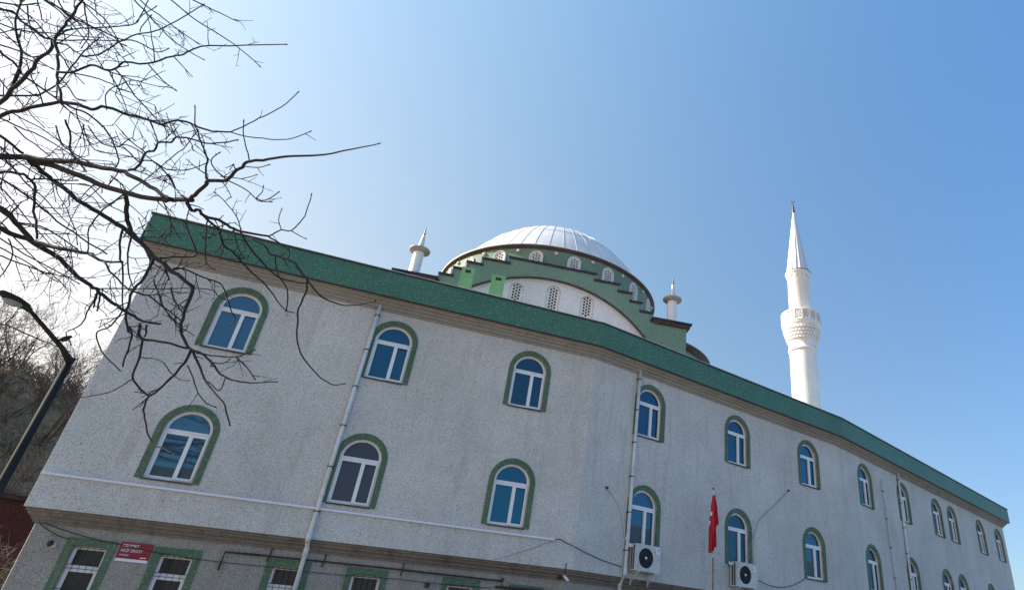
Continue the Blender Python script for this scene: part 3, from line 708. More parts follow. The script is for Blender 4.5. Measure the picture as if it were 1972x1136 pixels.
# small dark bird on the arm
bp = E0 + (E1 - E0) * 0.30 + Vector((0, 0, 0.036)); M_FEATHER = simple('dark_feathers', (0.02, 0.02, 0.024), 0.7, var=0.3, scale=30)
BM = Matrix.Translation(bp) @ Matrix.Rotation(R(20), 4, 'Z') @ Matrix.Scale(0.8, 4)
m = MB()
m.tube([BM @ Vector(p) for p in ((-.115, 0, .035), (-.075, 0, .05), (-.045, 0, .065), (-.01, 0, .085), (.03, 0, .105), (.052, 0, .125), (.068, 0, .145), (.085, 0, .152), (.098, 0, .150), (.118, 0, .146))],
       [.006, .014, .026, .04, .042, .032, .027, .024, .012, .002], 10)
for sy in (-.013, .013): m.tube([BM @ Vector((.0, sy, .05)), BM @ Vector((.004, sy, .02)), BM @ Vector((.0, sy, -.002)), BM @ Vector((.02, sy, -.004))], [.006, .003, .003, .002], 5)
b = m.build('bird', M_FEATHER); tag(b, 'small dark bird perched on the street lamp arm', 'bird')

# ------------------------------------------------------------------ things fixed to the front
F0L = frame(0, OFF_L); F0 = frame(0); F1 = frame(1)
# red street sign
m = MB(); m.plate([(1.90, .945), (2.505, .945), (2.505, 1.265), (1.90, 1.265)], [], -0.03, -0.012, F0L); 
M_RED = simple('red_enamel', (0.22, 0.006, 0.022), 0.35, var=0.08); M_WENAMEL = simple('white_enamel', (0.72, 0.72, 0.78), 0.35, var=0.04)
sign = thing('street_sign', 'red street name sign with white lettering between two barred windows', 'sign', F0L @ Vector((2.2, -.02, .9)))
m.build('red_panel', M_RED, sign)
m = MB(); m.plate([(1.905, .89), (2.50, .89), (2.50, .944), (1.905, .944)], [], -0.03, -0.012, F0L); m.build('white_strip', M_WENAMEL, sign)
def text(s, size, x, z, parent, M, mt, name='lettering', xs=1.0):
    cu = bpy.data.curves.new('t', 'FONT'); cu.body = s; cu.size = size; cu.extrude = 0.002
    o = bpy.data.objects.new('t', cu); COL.objects.link(o)
    bpy.context.view_layer.update()
    me = bpy.data.meshes.new_from_object(o.evaluated_get(bpy.context.evaluated_depsgraph_get()))
    COL.objects.unlink(o); bpy.data.objects.remove(o)
    me.materials.clear(); me.materials.append(mt)
    me.transform(Matrix.Diagonal((xs, 1, 1, 1)).to_4x4())
    return inst(name, me, parent, M @ Matrix.Translation((x, -0.033, z)) @ Matrix.Rotation(math.pi / 2, 4, 'X'))
text('MEHMET', 0.080, 1.94, 1.172, sign, F0L, M_WENAMEL); text('AKİF ERSOY', 0.080, 1.94, 1.075, sign, F0L, M_WENAMEL, xs=0.92)
text('CADDESİ', 0.042, 1.94, 1.0, sign, F0L, M_WENAMEL)
m = MB(); m.box((2.34, -0.034, .975), (2.455, -0.031, .992), F0L); m.build('lettering_line', M_WENAMEL, sign)
# white cable trunking along the wall
m = MB()
for a, b in ((0.02, 3.4), (3.404, 6.0), (6.004, 11.40)): m.box((a, -0.05, 2.365), (b, -0.001, 2.41), F0)
tag(m.build('cable_trunking', M_WENAMEL), 'white plastic cable trunking running along the wall under the arched windows', 'cable trunking')
def cable(name, label, pts, r=0.009, mt=M_CABLE, cat='cable', sag=0.0):
    m = MB(); m.tube(pts, r, 6); return tag(m.build(name, mt), label, cat)
def curve(a, b, sag, n=12): return [a.lerp(b, k / n) - Vector((0, 0, sag * 4 * (k / n) * (1 - k / n))) for k in range(n + 1)]
P = lambda s, z, o=0.03: F0 @ Vector((s, -o, z))
P1 = lambda s, z, o=0.03: F1 @ Vector((s, -o, z))
PL = lambda s, z, o=0.03: F0L @ Vector((s, -o, z))
cable('loose_cable', 'loose black cable sagging from the white trunking to a downpipe', [P(11.40, 2.39), P(11.55, 2.42), P(11.75, 2.34), P(11.98, 2.28), P1(0.35, 2.18), P1(0.9, 2.06), P1(1.60, 1.97)], 0.010)
cable('wall_cable', 'thin grey wire slanting down from the trunking end to the cornice', curve(P(11.38, 2.36, .008), P(9.9, 1.74, .008), 0.02), 0.004, simple('grey_wire', (0.12, 0.12, 0.13), 0.6))
cable('wall_cable', 'white cable curving down the wall to the downpipe beside the first air conditioner', [P1(0.86, 3.98), P1(1.05, 3.86), P1(1.32, 3.62), P1(1.48, 3.36), P1(1.56, 3.1), P1(1.62, 2.8), P1(1.72, 2.6), P1(1.84, 2.52)], 0.017, M_PIPE)
cable('wall_cable', 'thin grey cable slanting across the wall to the second air conditioner', curve(P1(8.91, 5.37), P1(7.30, 4.12), .02) + curve(P1(7.30, 4.12), P1(6.45, 2.62, .1), -0.02), 0.010, simple('grey_cable', (0.25, 0.26, 0.28), 0.6))
cable('wall_cable', 'white cable dropping beside a green window surround to the second air conditioner', [P1(6.98, 4.07), P1(7.06, 4.03), P1(7.06, 3.5), P1(7.05, 3.0), P1(7.0, 2.55)], 0.017, M_PIPE)
cable('loose_cable', 'loose black cable sagging from the second air conditioner to the next window', curve(P1(6.84, 2.28, .15), P1(9.62, 2.57), 0.30), 0.012)
for (s, z, wtxt) in ((0.86, 3.98, 'left of the tall downpipe'), (8.91, 5.37, 'high on the wall above the slanting cable')):
    m = MB(); m.lathe([(0, .05), (.03, .045), (.035, 0), (.035, -.04), (0, -.04)], 10, F1 @ Matrix.Translation((s, -0.03, z)) @ Matrix.Rotation(math.pi / 2, 4, 'X'))
    tag(m.build('cable_inlet', M_BLACK), 'small black cable inlet ' + wtxt, 'cable inlet')
# black conduit along the ground floor wall
m = MB()
m.tube([PL(3.88, 0.90, .05), PL(3.89, 1.275, .05), PL(4.6, 1.285, .05)], 0.021, 8); m.tube([PL(4.5, 1.284, .05), PL(7.5, 1.298, .05), PL(10.22, 1.285, .05), PL(10.24, 1.14, .05), PL(10.05, 1.13, .05)], 0.019, 8)
m.tube([PL(10.22, 1.27, .05), PL(10.24, 1.36, .05)], 0.03, 8); m.tube([PL(10.1, 1.14, .06), PL(11.5, 1.16, .06)], 0.03, 8)
tag(m.build('black_conduit', M_BLACK), 'black conduit running above the barred ground floor windows', 'conduit')
cable('ground_cable', 'thin dark blue cable strung along the barred windows', curve(PL(2.9, 1.10), PL(4.76, 1.07), .02) + curve(PL(4.8, 1.07), PL(7.62, 1.09), .03) + curve(PL(7.62, 1.09), PL(10.0, 1.11), .02), 0.007, simple('blue_black_cable', (0.03, 0.04, 0.07), 0.5))
cable('ground_cable', 'lower of two black cables drooping from the corner to the first barred window', curve(PL(.27, 1.49), PL(.98, 1.20), .05), 0.009)
cable('ground_cable', 'upper of two black cables drooping from the corner past the first barred window', curve(PL(.27, 1.50), PL(1.95, 1.20), .05) + curve(PL(1.95, 1.2), PL(2.9, 1.10), .01), 0.009)
for s0, wtxt in ((4.80, 'beside the tall downpipe'), (5.97, 'right of the tall downpipe'), (7.76, 'farthest from the corner')):
    m = MB(); m.tube([PL(s0, 1.49, .03), PL(s0, 1.30, .03), PL(s0 - .03, 1.17, .03)], 0.013, 6)
    tag(m.build('drain_tube', M_BLACK), 'short rusty drain tube under the cornice ' + wtxt, 'tube', 'drain tubes under the cornice')
# flue hole, lamp, camera
m = MB(); m.lathe([(0.045, .05), (.06, .05), (.065, .0), (.0, .0)], 16, F0L @ Matrix.Translation((8.41, -0.0, 1.03)) @ Matrix.Rotation(math.pi / 2, 4, 'X')); m.lathe([(0, .03), (.05, .03)], 16, F0L @ Matrix.Translation((8.41, 0, 1.03)) @ Matrix.Rotation(math.pi / 2, 4, 'X'), 1)
tag(m.build('stovepipe_outlet', [M_EAVE, M_BLACK]), 'round sooty flue outlet in the wall between two barred windows', 'flue outlet')
fl = thing('wall_lamp', 'small black and grey floodlight on the wall by the building corner', 'wall lamp', F0L @ Vector((.72, 0, 1.07)))
m = MB(); m.box((.735, -.10, 1.02), (.80, -.0, 1.11), F0L); m.build('bracket', M_SILL, fl)
m = MB(); m.lathe([(0, .08), (.05, .075), (.055, .02), (.03, -.05), (0, -.06)], 12, F0L @ Matrix.Translation((.70, -.10, 1.07)) @ Matrix.Rotation(R(70), 4, 'X') @ Matrix.Rotation(R(30), 4, 'Y')); m.build('lamp_housing', M_BLACK, fl)
cc = thing('security_camera', 'white security camera on a bracket below the building bend', 'security camera', F0L @ Vector((11.75, 0, 1.52)))
m = MB(); m.lathe([(0, .07), (.055, .06), (.06, 0), (.05, -.03)], 12, F0L @ Matrix.Translation((11.72, -.05, 1.53)) @ Matrix.Rotation(math.pi / 2, 4, 'X')); m.build('mount', M_COPING, cc)
m = MB(); m.tube([PL(11.80, 1.85, .30), PL(11.79, 1.6, .28)], 0.012, 6); m.build('rod', M_BLACK, cc)
m = MB(); m.tube([PL(11.80, 1.57, .12), PL(11.85, 1.52, .18), PL(11.91, 1.44, .26)], [.028, .034, .034], 10); m.build('camera_body', M_WENAMEL, cc)
# air conditioners
M_AC = chips('off_white_weathered_steel', (0.58, 0.585, 0.575), (0.50, 0.49, 0.47), (0.62, 0.62, 0.61), 5, rough=0.45, stain=(0.30, 0.22, 0.15), stain_amt=0.45, dots=3, dotc=((0.50, 0.49, 0.47), (0.6, 0.6, 0.59))); M_FAN = simple('dark_fan_grille', (0.02, 0.025, 0.035), 0.5, var=0.3)
M_COIL = simple('dark_coil_fins', (0.07, 0.085, 0.095), 0.5, 0.3, var=0.3)
def air_con(s, z, w, label, h=0.70, dep=0.30, off=0.35):
    o = thing('air_conditioner', label, 'air conditioner', F1 @ Vector((s, -.2, z)), 'air conditioners on the wall')
    M = F1 @ Matrix.Translation((s, -off, z)); y0, y1 = 0.0, dep
    m = MB(); fc = (w * 0.405, h * 0.5); fr = 0.262
    circ = [(fc[0] + fr * math.cos(2 * math.pi * k / 36), fc[1] + fr * math.sin(2 * math.pi * k / 36)) for k in range(36)]
    m.plate([(0, 0), (w, 0), (w, h), (0, h)], [circ], 0.0, 0.035, M)
    m.box((0, .036, h - .03), (w, dep, h - .001), M); m.box((0, .036, .001), (w, dep, .03), M); m.box((w - .02, .036, .031), (w - .001, dep, h - .031), M)
    m.box((.001, .036, .031), (.02, .07, h - .031), M); m.box((.001, dep - .05, .031), (.02, dep, h - .031), M); m.box((.0, .15, .031), (.016, .165, h - .031), M)
    m.build('casing', M_AC, o)
    m = MB(); m.box((.025, .075, .035), (w - .025, dep - .01, h - .035), M); m.build('coil', M_COIL, o)
    m = MB(); X = M @ Matrix.Translation((fc[0], 0.004, fc[1])) @ Matrix.Rotation(math.pi / 2, 4, 'X')
    for r in [0.07 + .024 * k for k in range(9)]: m.tube([X @ Vector((r * math.cos(R(15 * k)), r * math.sin(R(15 * k)), 0)) for k in range(25)], 0.0045, 4, cap=False)
    for k in range(8): m.tube([X @ Vector((.05 * math.cos(R(45 * k)), .05 * math.sin(R(45 * k)), 0)), X @ Vector((fr * math.cos(R(45 * k + 20)), fr * math.sin(R(45 * k + 20)), 0))], 0.006, 4)
    m.build('fan_grille', M_FAN, o)
    m = MB(); X2 = M @ Matrix.Translation((fc[0], 0.06, fc[1])) @ Matrix.Rotation(math.pi / 2, 4, 'X')
    m.lathe([(0, 0), (fr, 0)], 30, X2)
    for k in range(3):
        a = R(120 * k); m.add([X2 @ Vector(p) for p in ((.05 * math.cos(a), .05 * math.sin(a), .03), (.24 * math.cos(a - .4), .24 * math.sin(a - .4), .035), (.25 * math.cos(a + .5), .25 * math.sin(a + .5), .012), (.06 * math.cos(a + .8), .06 * math.sin(a + .8), .012))], [(0, 1, 2, 3)])
    m.build('fan', M_FAN, o)
    m = MB(); m.lathe([(0, .02), (.035, .018), (.042, 0), (0, 0)], 16, X); m.build('fan_hub', M_WENAMEL, o)
    m = MB(); m.box((w - .2, -.004, h - .2), (w - .04, -.001, h - .05), M); st = m.build('sticker', M_WENAMEL, o)
    m = MB(); m.box((w - .12, -.007, h - .095), (w - .045, -.0045, h - .075), M); m.box((w - .14, -.007, h - .14), (w - .07, -.0045, h - .125), M); m.box((w - .235, -.005, h - .175), (w - .205, -.001, h - .14), M); m.build('sticker_print', simple('blue_print', (0.06, 0.06, 0.16), 0.5), st)
    for x in (.1, w - .18):
        m = MB(); m.box((x, -.02, -.045), (x + .04, off, -.002), M); m.box((x, off - .02, -.35), (x + .04, off - .001, -.002), M)
        m.tube([M @ Vector((x + .02, .05, -.03)), M @ Vector((x + .02, off - .02, -.32))], .014, 6); m.build('bracket', M_AC, o)
    m = MB(); m.box((-.09, .16, h - .10), (.0, .26, h - .02), M); m.build('valve_cover', M_WENAMEL, o)
    return o
air_con(1.83, 1.905, 0.90, 'off-white air conditioner outdoor unit beside the tall downpipe')
air_con(5.86, 1.92, 0.94, 'off-white air conditioner outdoor unit right of the red flag')
# flag pole and flag
FPs, FPo = 4.55, 0.62
FX = frame(1, FPo)
m = MB(); m.tube([FX @ Vector((FPs, 0, -1.6)), FX @ Vector((FPs, 0, 2.55))], [.034, .026], 10, mi=1); m.tube([FX @ Vector((FPs, 0, 2.55)), FX @ Vector((FPs, 0, 4.55))], [.026, .022], 10); m.lathe([(.03, 0), (.032, .05), (0, .06)], 10, FX @ Matrix.Translation((FPs, 0, 4.53)), 2)
M_RUST = simple('rusty_varnished_pole', (0.30, 0.15, 0.05), 0.6, var=0.5, scale=9)
fp = thing('flagpole', 'thin flagpole, white above and rusty brown below, standing before the wall', 'flagpole', FX @ Vector((FPs, 0, -1.6)))
m.build('pole', [M_PIPE, M_RUST, M_BLACK], fp)
mfl, tfl, bfl = mat('red_flag_cloth')
bfl.inputs['Roughness'].default_value = 0.8
n = noise(tfl, 9, 4, 0.6, wpos(tfl)); r = ramp(tfl, n.outputs[0], [(0.3, (0.42, 0.006, 0.02)), (0.7, (0.58, 0.012, 0.03))]); tfl.links.new(r.outputs[0], bfl.inputs['Base Color'])
m = MB(); rows = 44; cols = 30; vs = []
def flag_pt(u, v):            # u 0..1 across the gathered cloth, v 0..1 down
    z = 4.36 - 1.72 * v
    wl = -0.025 - 0.15 * min(1, v * 1.15); wr = 0.045 + (0.085 * min(1, v / .54) if v < .54 else 0.02)
    fo = math.sin(u * math.pi * 5 + 2.2 * math.sin(v * 5)) * (0.05 + .05 * min(1, v * 2))
    if v > 0.86: z -= 0.0
    x = wl + (wr - wl) * u; zz = z + (0.26 * (u) ** 1.2 if v > 0.0 else 0) * v ** 3
    return Vector((FPs + x * (0.9 if v < .1 else 1), fo - 0.02, zz))
for i in range(rows + 1):
    for j in range(cols + 1): vs.append(FX @ flag_pt(j / cols, i / rows))
fs = []; mi = []
for i in range(rows):
    for j in range(cols): fs.append((i * (cols + 1) + j, i * (cols + 1) + j + 1, (i + 1) * (cols + 1) + j + 1, (i + 1) * (cols + 1) + j))
m.add(vs, fs, 0, True)
for q, f in enumerate(fs):
    i, j = divmod(q, cols)
    if j <= 1 and (13 <= i <= 15 or 20 <= i <= 23): m.m[q] = 1
flag = m.build('flag', [mfl, M_WENAMEL])
sol = flag.modifiers.new('thick', 'SOLIDIFY'); sol.thickness = 0.004
tag(flag, 'red flag with white emblem hanging limp and folded on its pole', 'flag')
#TREES
# ------------------------------------------------------------------ bare tree whose boughs hang into view from the left
# bough courses as seen from the street (picture coordinates), each with its thickness; distances are set below
def zc(ox, oy, pts): return [(ox + x / 4.371, oy + y / 4.371) for x, y in pts]
A_, B_, C_, D_, E_, F_ = (0, 0), (0, 240), (300, 150), (150, 380), (380, 360), (150, 600)
BOUGHS = [   # (width at start, width at end, points)
 (16, 10, zc(*B_, [(-250, 250), (0, 270), (200, 280), (260, 300)])),
 (11, 9, zc(*B_, [(260, 300), (420, 340), (560, 390), (720, 450), (860, 510), (1040, 570), (1240, 615), (1400, 630)]) + zc(*C_, [(150, 1025), (310, 1030)])),
 (11, 7, zc(*B_, [(200, 275), (400, 300), (640, 310), (800, 350), (1000, 390), (1120, 440), (1260, 520), (1370, 600), (1440, 628)])),
 (8, 2, zc(*C_, [(290, 1030), (350, 960), (420, 900), (440, 870), (600, 865), (660, 800), (730, 745), (790, 700), (960, 685), (1120, 660), (1290, 655), (1486, 630)]) + [(700, 283), (729, 277)]),
 (4, 2, zc(*C_, [(430, 860), (420, 780), (435, 680), (400, 590), (370, 520), (350, 440), (330, 400), (330, 250)])),
 (2.5, 2, zc(*C_, [(790, 700), (765, 600), (740, 490), (740, 370)])),
 (2.5, 1.8, zc(*C_, [(600, 865), (640, 880), (770, 950), (840, 1015), (880, 1040), (970, 1045)])),
 (2.5, 2, zc(*C_, [(840, 1015), (920, 1030), (1030, 965)])), (2.2, 1.6, zc(*C_, [(840, 1015), (890, 970), (905, 920)])),
 (2.2, 1.8, zc(*C_, [(730, 745), (860, 755), (945, 735)])), (2.2, 1.6, zc(*C_, [(545, 830), (720, 850), (840, 820)])),
 (3, 2, zc(*C_, [(600, 865), (480, 750), (475, 680), (530, 635)])),
 (8, 8, zc(*B_, [(250, 310), (350, 390), (440, 470), (540, 540), (680, 650), (830, 740), (960, 820), (1060, 890), (1140, 960)])),
 (8, 8, zc(*B_, [(1060, 580), (1060, 700), (1070, 800), (1110, 900), (1150, 955)])),
 (9, 7, zc(*D_, [(450, 310), (480, 340), (640, 500), (760, 590), (870, 680), (970, 760)])),
 (7, 5, zc(*D_, [(970, 760), (930, 880), (880, 1020), (870, 1130)]) + zc(*F_, [(870, 150), (890, 230), (950, 315)])),
 (6, 2, zc(*F_, [(950, 315), (900, 430), (780, 560), (680, 660), (600, 715), (560, 790), (560, 900), (590, 1030), (650, 1120)]) + [(316, 864), (334, 874)]),
 (5, 2, zc(*F_, [(950, 315), (1060, 370), (1130, 430), (1200, 520), (1290, 570), (1400, 595), (1486, 600)]) + [(532, 735)]),
 (5, 3, zc(*F_, [(970, 330), (1030, 480), (1100, 620), (1220, 760), (1250, 860), (1280, 960)])),
 (2.5, 2, zc(*F_, [(920, 450), (970, 560), (1010, 680), (1080, 770), (1150, 800)])),
 (3, 2, zc(*F_, [(1000, 350), (1190, 375), (1330, 380), (1420, 350), (1486, 325)])), (2.5, 2, zc(*F_, [(1330, 380), (1420, 470), (1486, 560)])),
 (2.5, 1.8, zc(*F_, [(1140, 430), (1220, 435), (1275, 405)])), (2.5, 2, zc(*F_, [(1240, 560), (1190, 665), (1110, 600)])),
 (11, 9, zc(*B_, [(-260, 480), (0, 690), (80, 760), (160, 860), (270, 980)])),
 (11, 9, zc(*B_, [(-300, 760), (0, 880), (120, 930), (270, 985)])),
 (9, 4, zc(*B_, [(270, 985), (400, 1020), (600, 1060), (780, 1090)]) + zc(*D_, [(100, 480), (230, 540), (380, 545)])),
 (10, 4, zc(*B_, [(270, 985), (400, 1060), (500, 1130)]) + zc(*D_, [(0, 670), (100, 740), (180, 800), (300, 890), (400, 960), (500, 1020), (620, 1060), (700, 1060)])),
 (6, 3, zc(*D_, [(640, 510), (560, 680), (470, 780), (420, 920), (405, 980), (420, 1130)]) + zc(*F_, [(430, 130), (450, 220), (400, 370), (375, 465)])),
 (5, 2.5, zc(*D_, [(390, 250), (360, 330), (360, 520), (380, 600), (375, 760), (380, 930)])), (4, 2, zc(*D_, [(450, 310), (430, 420), (420, 500), (430, 640), (460, 740), (480, 770)])),
 (7, 4, zc(*C_, [(260, 1040), (310, 1120)]) + zc(*E_, [(0, 190), (60, 245), (180, 280), (280, 340), (370, 380), (600, 415)])),
 (3, 1.8, zc(*E_, [(600, 415), (710, 365), (790, 370), (890, 265), (920, 200), (960, 70)])), (2, 1.6, zc(*E_, [(710, 365), (685, 280), (708, 195)])), (2, 1.6, zc(*E_, [(795, 372), (850, 405), (905, 432)])),
 (5, 2, zc(*E_, [(60, 250), (120, 310), (180, 350), (200, 440), (230, 500), (300, 550), (370, 630), (480, 740), (550, 800), (620, 880), (690, 980), (750, 1040), (800, 1055)])),
 (3.5, 2.5, zc(*E_, [(600, 415), (680, 470), (770, 530), (765, 590)])),
 (4, 3, zc(*E_, [(365, 385), (430, 500), (520, 600), (600, 690), (700, 770), (820, 800), (920, 810)])),
 (3.5, 5, zc(*E_, [(440, 430), (560, 490), (620, 570), (730, 600), (810, 635), (870, 710), (930, 790)])),
 (4, 2, zc(*E_, [(930, 790), (1000, 880), (1080, 945), (1200, 990), (1330, 995), (1486, 965)]) + [(723, 579)]),
 (4, 2, zc(*E_, [(925, 790), (915, 890), (850, 1020), (845, 1136)]) + [(572, 650), (580, 682), (610, 720), (640, 740), (662, 739)]),
 (3, 2, zc(*E_, [(85, 280), (80, 330), (70, 480), (75, 640), (140, 690)])), (3, 2, zc(*E_, [(310, 350), (310, 390), (340, 500), (380, 580)])),
 (3, 2.5, zc(*E_, [(655, 590), (680, 740), (760, 870), (750, 1030)])), (2.2, 1.6, zc(*E_, [(365, 370), (330, 250), (210, 100), (150, 50)])),
 (3.5, 2, zc(*D_, [(800, 600), (880, 600), (1050, 670), (1190, 720), (1240, 800), (1290, 960), (1330, 1030), (1270, 1075)])),
 (4, 3, zc(*D_, [(690, 510), (860, 500), (1000, 485), (960, 370), (910, 230), (850, 180)])), (4, 3, zc(*D_, [(690, 510), (740, 610), (770, 700)])),
 (3, 2, zc(*D_, [(180, 780), (200, 770), (700, 770), (960, 765), (1130, 780), (1170, 820), (1240, 860)])),
 (3.5, 2.5, zc(*D_, [(640, 690), (690, 850), (750, 970), (860, 1080)])), (3.5, 2.5, zc(*D_, [(780, 760), (820, 880), (880, 970)])), (4, 2.5, zc(*D_, [(460, 790), (600, 830), (720, 920), (860, 1030)])),
 (4, 3, zc(*D_, [(220, 540), (300, 660), (400, 750), (460, 790)])),
 (6, 4, zc(*F_, [(520, 100), (530, 220), (700, 250), (930, 310)])), (5, 3, zc(*F_, [(580, 110), (560, 215)])),
 (5, 3.5, zc(*F_, [(545, 225), (520, 380), (460, 540), (500, 620), (600, 715)])), (2.5, 2, zc(*F_, [(455, 570), (370, 620), (250, 680), (40, 720)])),
 (2.5, 2, zc(*F_, [(525, 385), (700, 410), (780, 510), (860, 570), (930, 580)])),
 (3.5, 2, zc(*D_, [(380, 950), (280, 1080)]) + zc(*F_, [(170, 165), (160, 230), (200, 330), (280, 420), (350, 490)])), (3.5, 2, zc(*D_, [(166, 792), (130, 880), (90, 940), (60, 1020), (0, 1090)]) + [(128, 640), (136, 662)]),
 (4, 3, zc(*D_, [(172, 795), (150, 850), (130, 930)])), (4, 3, zc(*D_, [(186, 802), (178, 870), (160, 960)])),
 (3.5, 2.5, zc(*B_, [(1040, 590), (920, 680), (840, 740), (780, 830), (740, 890), (745, 980), (740, 1060)])),
 (10, 4, zc(*A_, [(-240, 1000), (0, 860), (100, 760), (240, 610), (330, 490), (420, 420), (460, 330), (530, 240), (590, 150), (690, 20), (720, -60)])),
 (6, 3, zc(*A_, [(90, 750), (160, 590), (180, 440), (150, 330), (130, 180), (170, 40), (190, -40)])),
 (9, 3, zc(*A_, [(-280, 1080), (0, 970), (150, 935), (300, 900), (500, 865), (700, 890), (780, 925), (900, 905), (1050, 960), (1200, 995), (1370, 1055)]) + zc(*C_, [(60, 395), (180, 358), (290, 380), (350, 410), (480, 450), (630, 457)])),
 (2.5, 1.8, zc(*C_, [(630, 457), (740, 410), (870, 340), (960, 300), (1100, 215), (1195, 125)])), (2.3, 1.8, zc(*C_, [(630, 457), (740, 490), (900, 510), (1030, 520), (1150, 510), (1295, 455)])),
 (6, 5, zc(*A_, [(460, 330), (480, 440), (490, 560), (480, 640), (500, 760), (520, 860)])),
 (5, 2, zc(*A_, [(480, 605), (600, 610), (760, 550), (880, 585), (970, 580), (1040, 525), (1240, 540), (1400, 490), (1486, 470)]) + [(352, 106), (388, 90), (440, 88), (549, 86)]),
 (3, 2, zc(*A_, [(970, 585), (1060, 690), (1130, 800), (1240, 920), (1370, 1055)])), (2.5, 2, zc(*A_, [(1250, 545), (1370, 680), (1470, 755)])),
 (4.5, 2.5, zc(*A_, [(-60, 800), (250, 805), (350, 790), (480, 715), (560, 620), (680, 470), (760, 385), (830, 325)])),
 (4, 2, zc(*A_, [(330, -20), (480, 55), (590, 145), (730, 205), (880, 275), (1020, 335), (1150, 350), (1320, 440), (1410, 415)])),
 (3.5, 2, zc(*A_, [(690, 475), (830, 460), (960, 380), (1040, 340), (1150, 290), (1280, 270), (1486, 180)]) + [(391, 10)]),
 (3, 2, zc(*A_, [(480, 310), (600, 250), (740, 240), (960, 225), (1130, 205), (1180, 140), (1250, 0)])), (2.2, 1.8, zc(*A_, [(1150, 185), (1200, 130), (1310, 60)])), (2.2, 1.8, zc(*A_, [(1180, 270), (1190, 230), (1270, 135)])),
 (2.5, 2, zc(*A_, [(310, -20), (345, 120), (370, 185), (500, 230)])), (3.5, 3, zc(*A_, [(-60, 15), (120, 40), (180, 45), (320, 30)])),
 (5, 4, zc(*A_, [(-60, 75), (100, 100), (180, 180), (260, 240), (350, 310), (430, 335)])), (4, 3, zc(*A_, [(-60, 360), (150, 430), (280, 480), (400, 455)])),
 (5, 3, zc(*A_, [(-60, 380), (0, 430), (80, 500), (150, 570), (200, 640), (300, 710), (420, 790), (490, 845)])),
 (4, 2.5, zc(*A_, [(520, 870), (640, 920), (740, 960), (860, 1060), (900, 1110)]) + zc(*B_, [(960, 170), (1000, 300), (980, 350)])),
 (3, 2, zc(*A_, [(470, 340), (700, 340), (960, 345), (1040, 345)])), (3.5, 2, zc(*A_, [(480, 360), (560, 380), (640, 440), (700, 470)])),
 (3, 2, zc(*A_, [(480, 610), (680, 630), (900, 690), (1000, 745), (1070, 770)])), (2.5, 2, zc(*A_, [(1060, 695), (950, 740), (890, 800), (895, 905)])),
 (2.5, 2, zc(*A_, [(500, 650), (580, 740), (640, 830), (700, 850)])), (3, 2, zc(*A_, [(490, 0), (540, 90), (590, 140)])), (3, 2, zc(*A_, [(710, 20), (715, 120), (740, 210), (745, 310), (690, 400)])),
 (3, 2, zc(*A_, [(230, 50), (240, 160), (260, 220), (370, 310)])), (2.5, 2, zc(*A_, [(-40, 295), (130, 255), (240, 265)])),
 (6, 5, zc(*B_, [(-120, -20), (0, 90), (100, 170), (200, 245)])), (6, 4, zc(*B_, [(-120, 400), (0, 400), (100, 400), (190, 420), (260, 470), (290, 520), (290, 660), (310, 880), (310, 960)])),
 (4, 2.5, zc(*B_, [(265, 470), (380, 455), (520, 470), (640, 470)])), (4, 3, zc(*B_, [(-100, 380), (0, 450), (150, 550), (280, 640), (400, 740), (520, 840), (650, 930), (750, 1000), (900, 1090)])),
 (3.5, 2.5, zc(*B_, [(130, 820), (300, 850), (400, 880), (540, 970), (640, 1040)])), (3, 2, zc(*B_, [(120, 20), (200, 100), (300, 170), (410, 260)])),
 (4, 3, zc(*B_, [(550, -40), (590, 100), (590, 200), (640, 290), (730, 400)])), (3, 2, zc(*B_, [(470, 10), (520, 160), (600, 230), (700, 290), (770, 325)])),
 (5, 2.5, zc(*B_, [(1080, 385), (1160, 360), (1220, 240), (1310, 210), (1330, 150), (1440, 150), (1486, 110)]) + zc(*C_, [(310, 515), (420, 550), (560, 545), (680, 525)])),
 (3, 2, zc(*B_, [(1190, 310), (1290, 310), (1410, 420), (1480, 540)]) + zc(*C_, [(110, 810), (140, 890), (200, 970), (250, 1010)])),
 (2.2, 2, zc(*B_, [(1070, 575), (1200, 480), (1340, 370), (1486, 240)]) + zc(*C_, [(230, 600), (310, 500), (350, 450)])), (2.5, 2, zc(*B_, [(1290, 310), (1400, 375), (1486, 385)]) + zc(*C_, [(100, 770), (230, 780), (350, 750), (430, 715)])),
 (3, 2, zc(*B_, [(80, 770), (-40, 880)])), (3, 2, zc(*B_, [(80, 760), (150, 690)])), (3, 2.2, zc(*B_, [(70, 960), (110, 1080), (60, 1200), (-10, 1300)])), (3, 2, zc(*B_, [(-60, 920), (80, 1010), (280, 1130)]) + [(105, 520), (150, 545)]),
 (2.5, 2, zc(*B_, [(930, 430), (1010, 490), (1050, 540)])), (2.5, 2, zc(*B_, [(640, 500), (760, 520), (900, 660), (1040, 740)])), (2.5, 2, zc(*B_, [(480, 500), (600, 500), (740, 515)])), (2.5, 2, zc(*B_, [(700, 0), (720, 90), (800, 215), (960, 245)])),
 (2.5, 2, zc(*B_, [(740, 10), (840, 140), (950, 190), (1060, 170), (1200, 240), (1300, 320)])), (2.5, 1.8, zc(*B_, [(1000, 190), (1090, 120), (1125, 125)])), (2, 2, zc(*B_, [(560, 700), (600, 810), (640, 900), (650, 1000)])), (2.2, 2, zc(*B_, [(300, 690), (560, 705), (580, 610)])),
]
rnd = random.Random(5)
FORK = (-330, 470, 8.4)                        # fork of the trunk, left of the picture
nodes = []                                     # traced nodes with their distances
trunk_top = at(*FORK); tb = Vector((trunk_top.x - .5, trunk_top.y - .2, -1.65))
tree = thing('bare_tree', 'leafless dark tree with twiggy boughs overhanging the left side', 'tree', tb)
limbs = {}
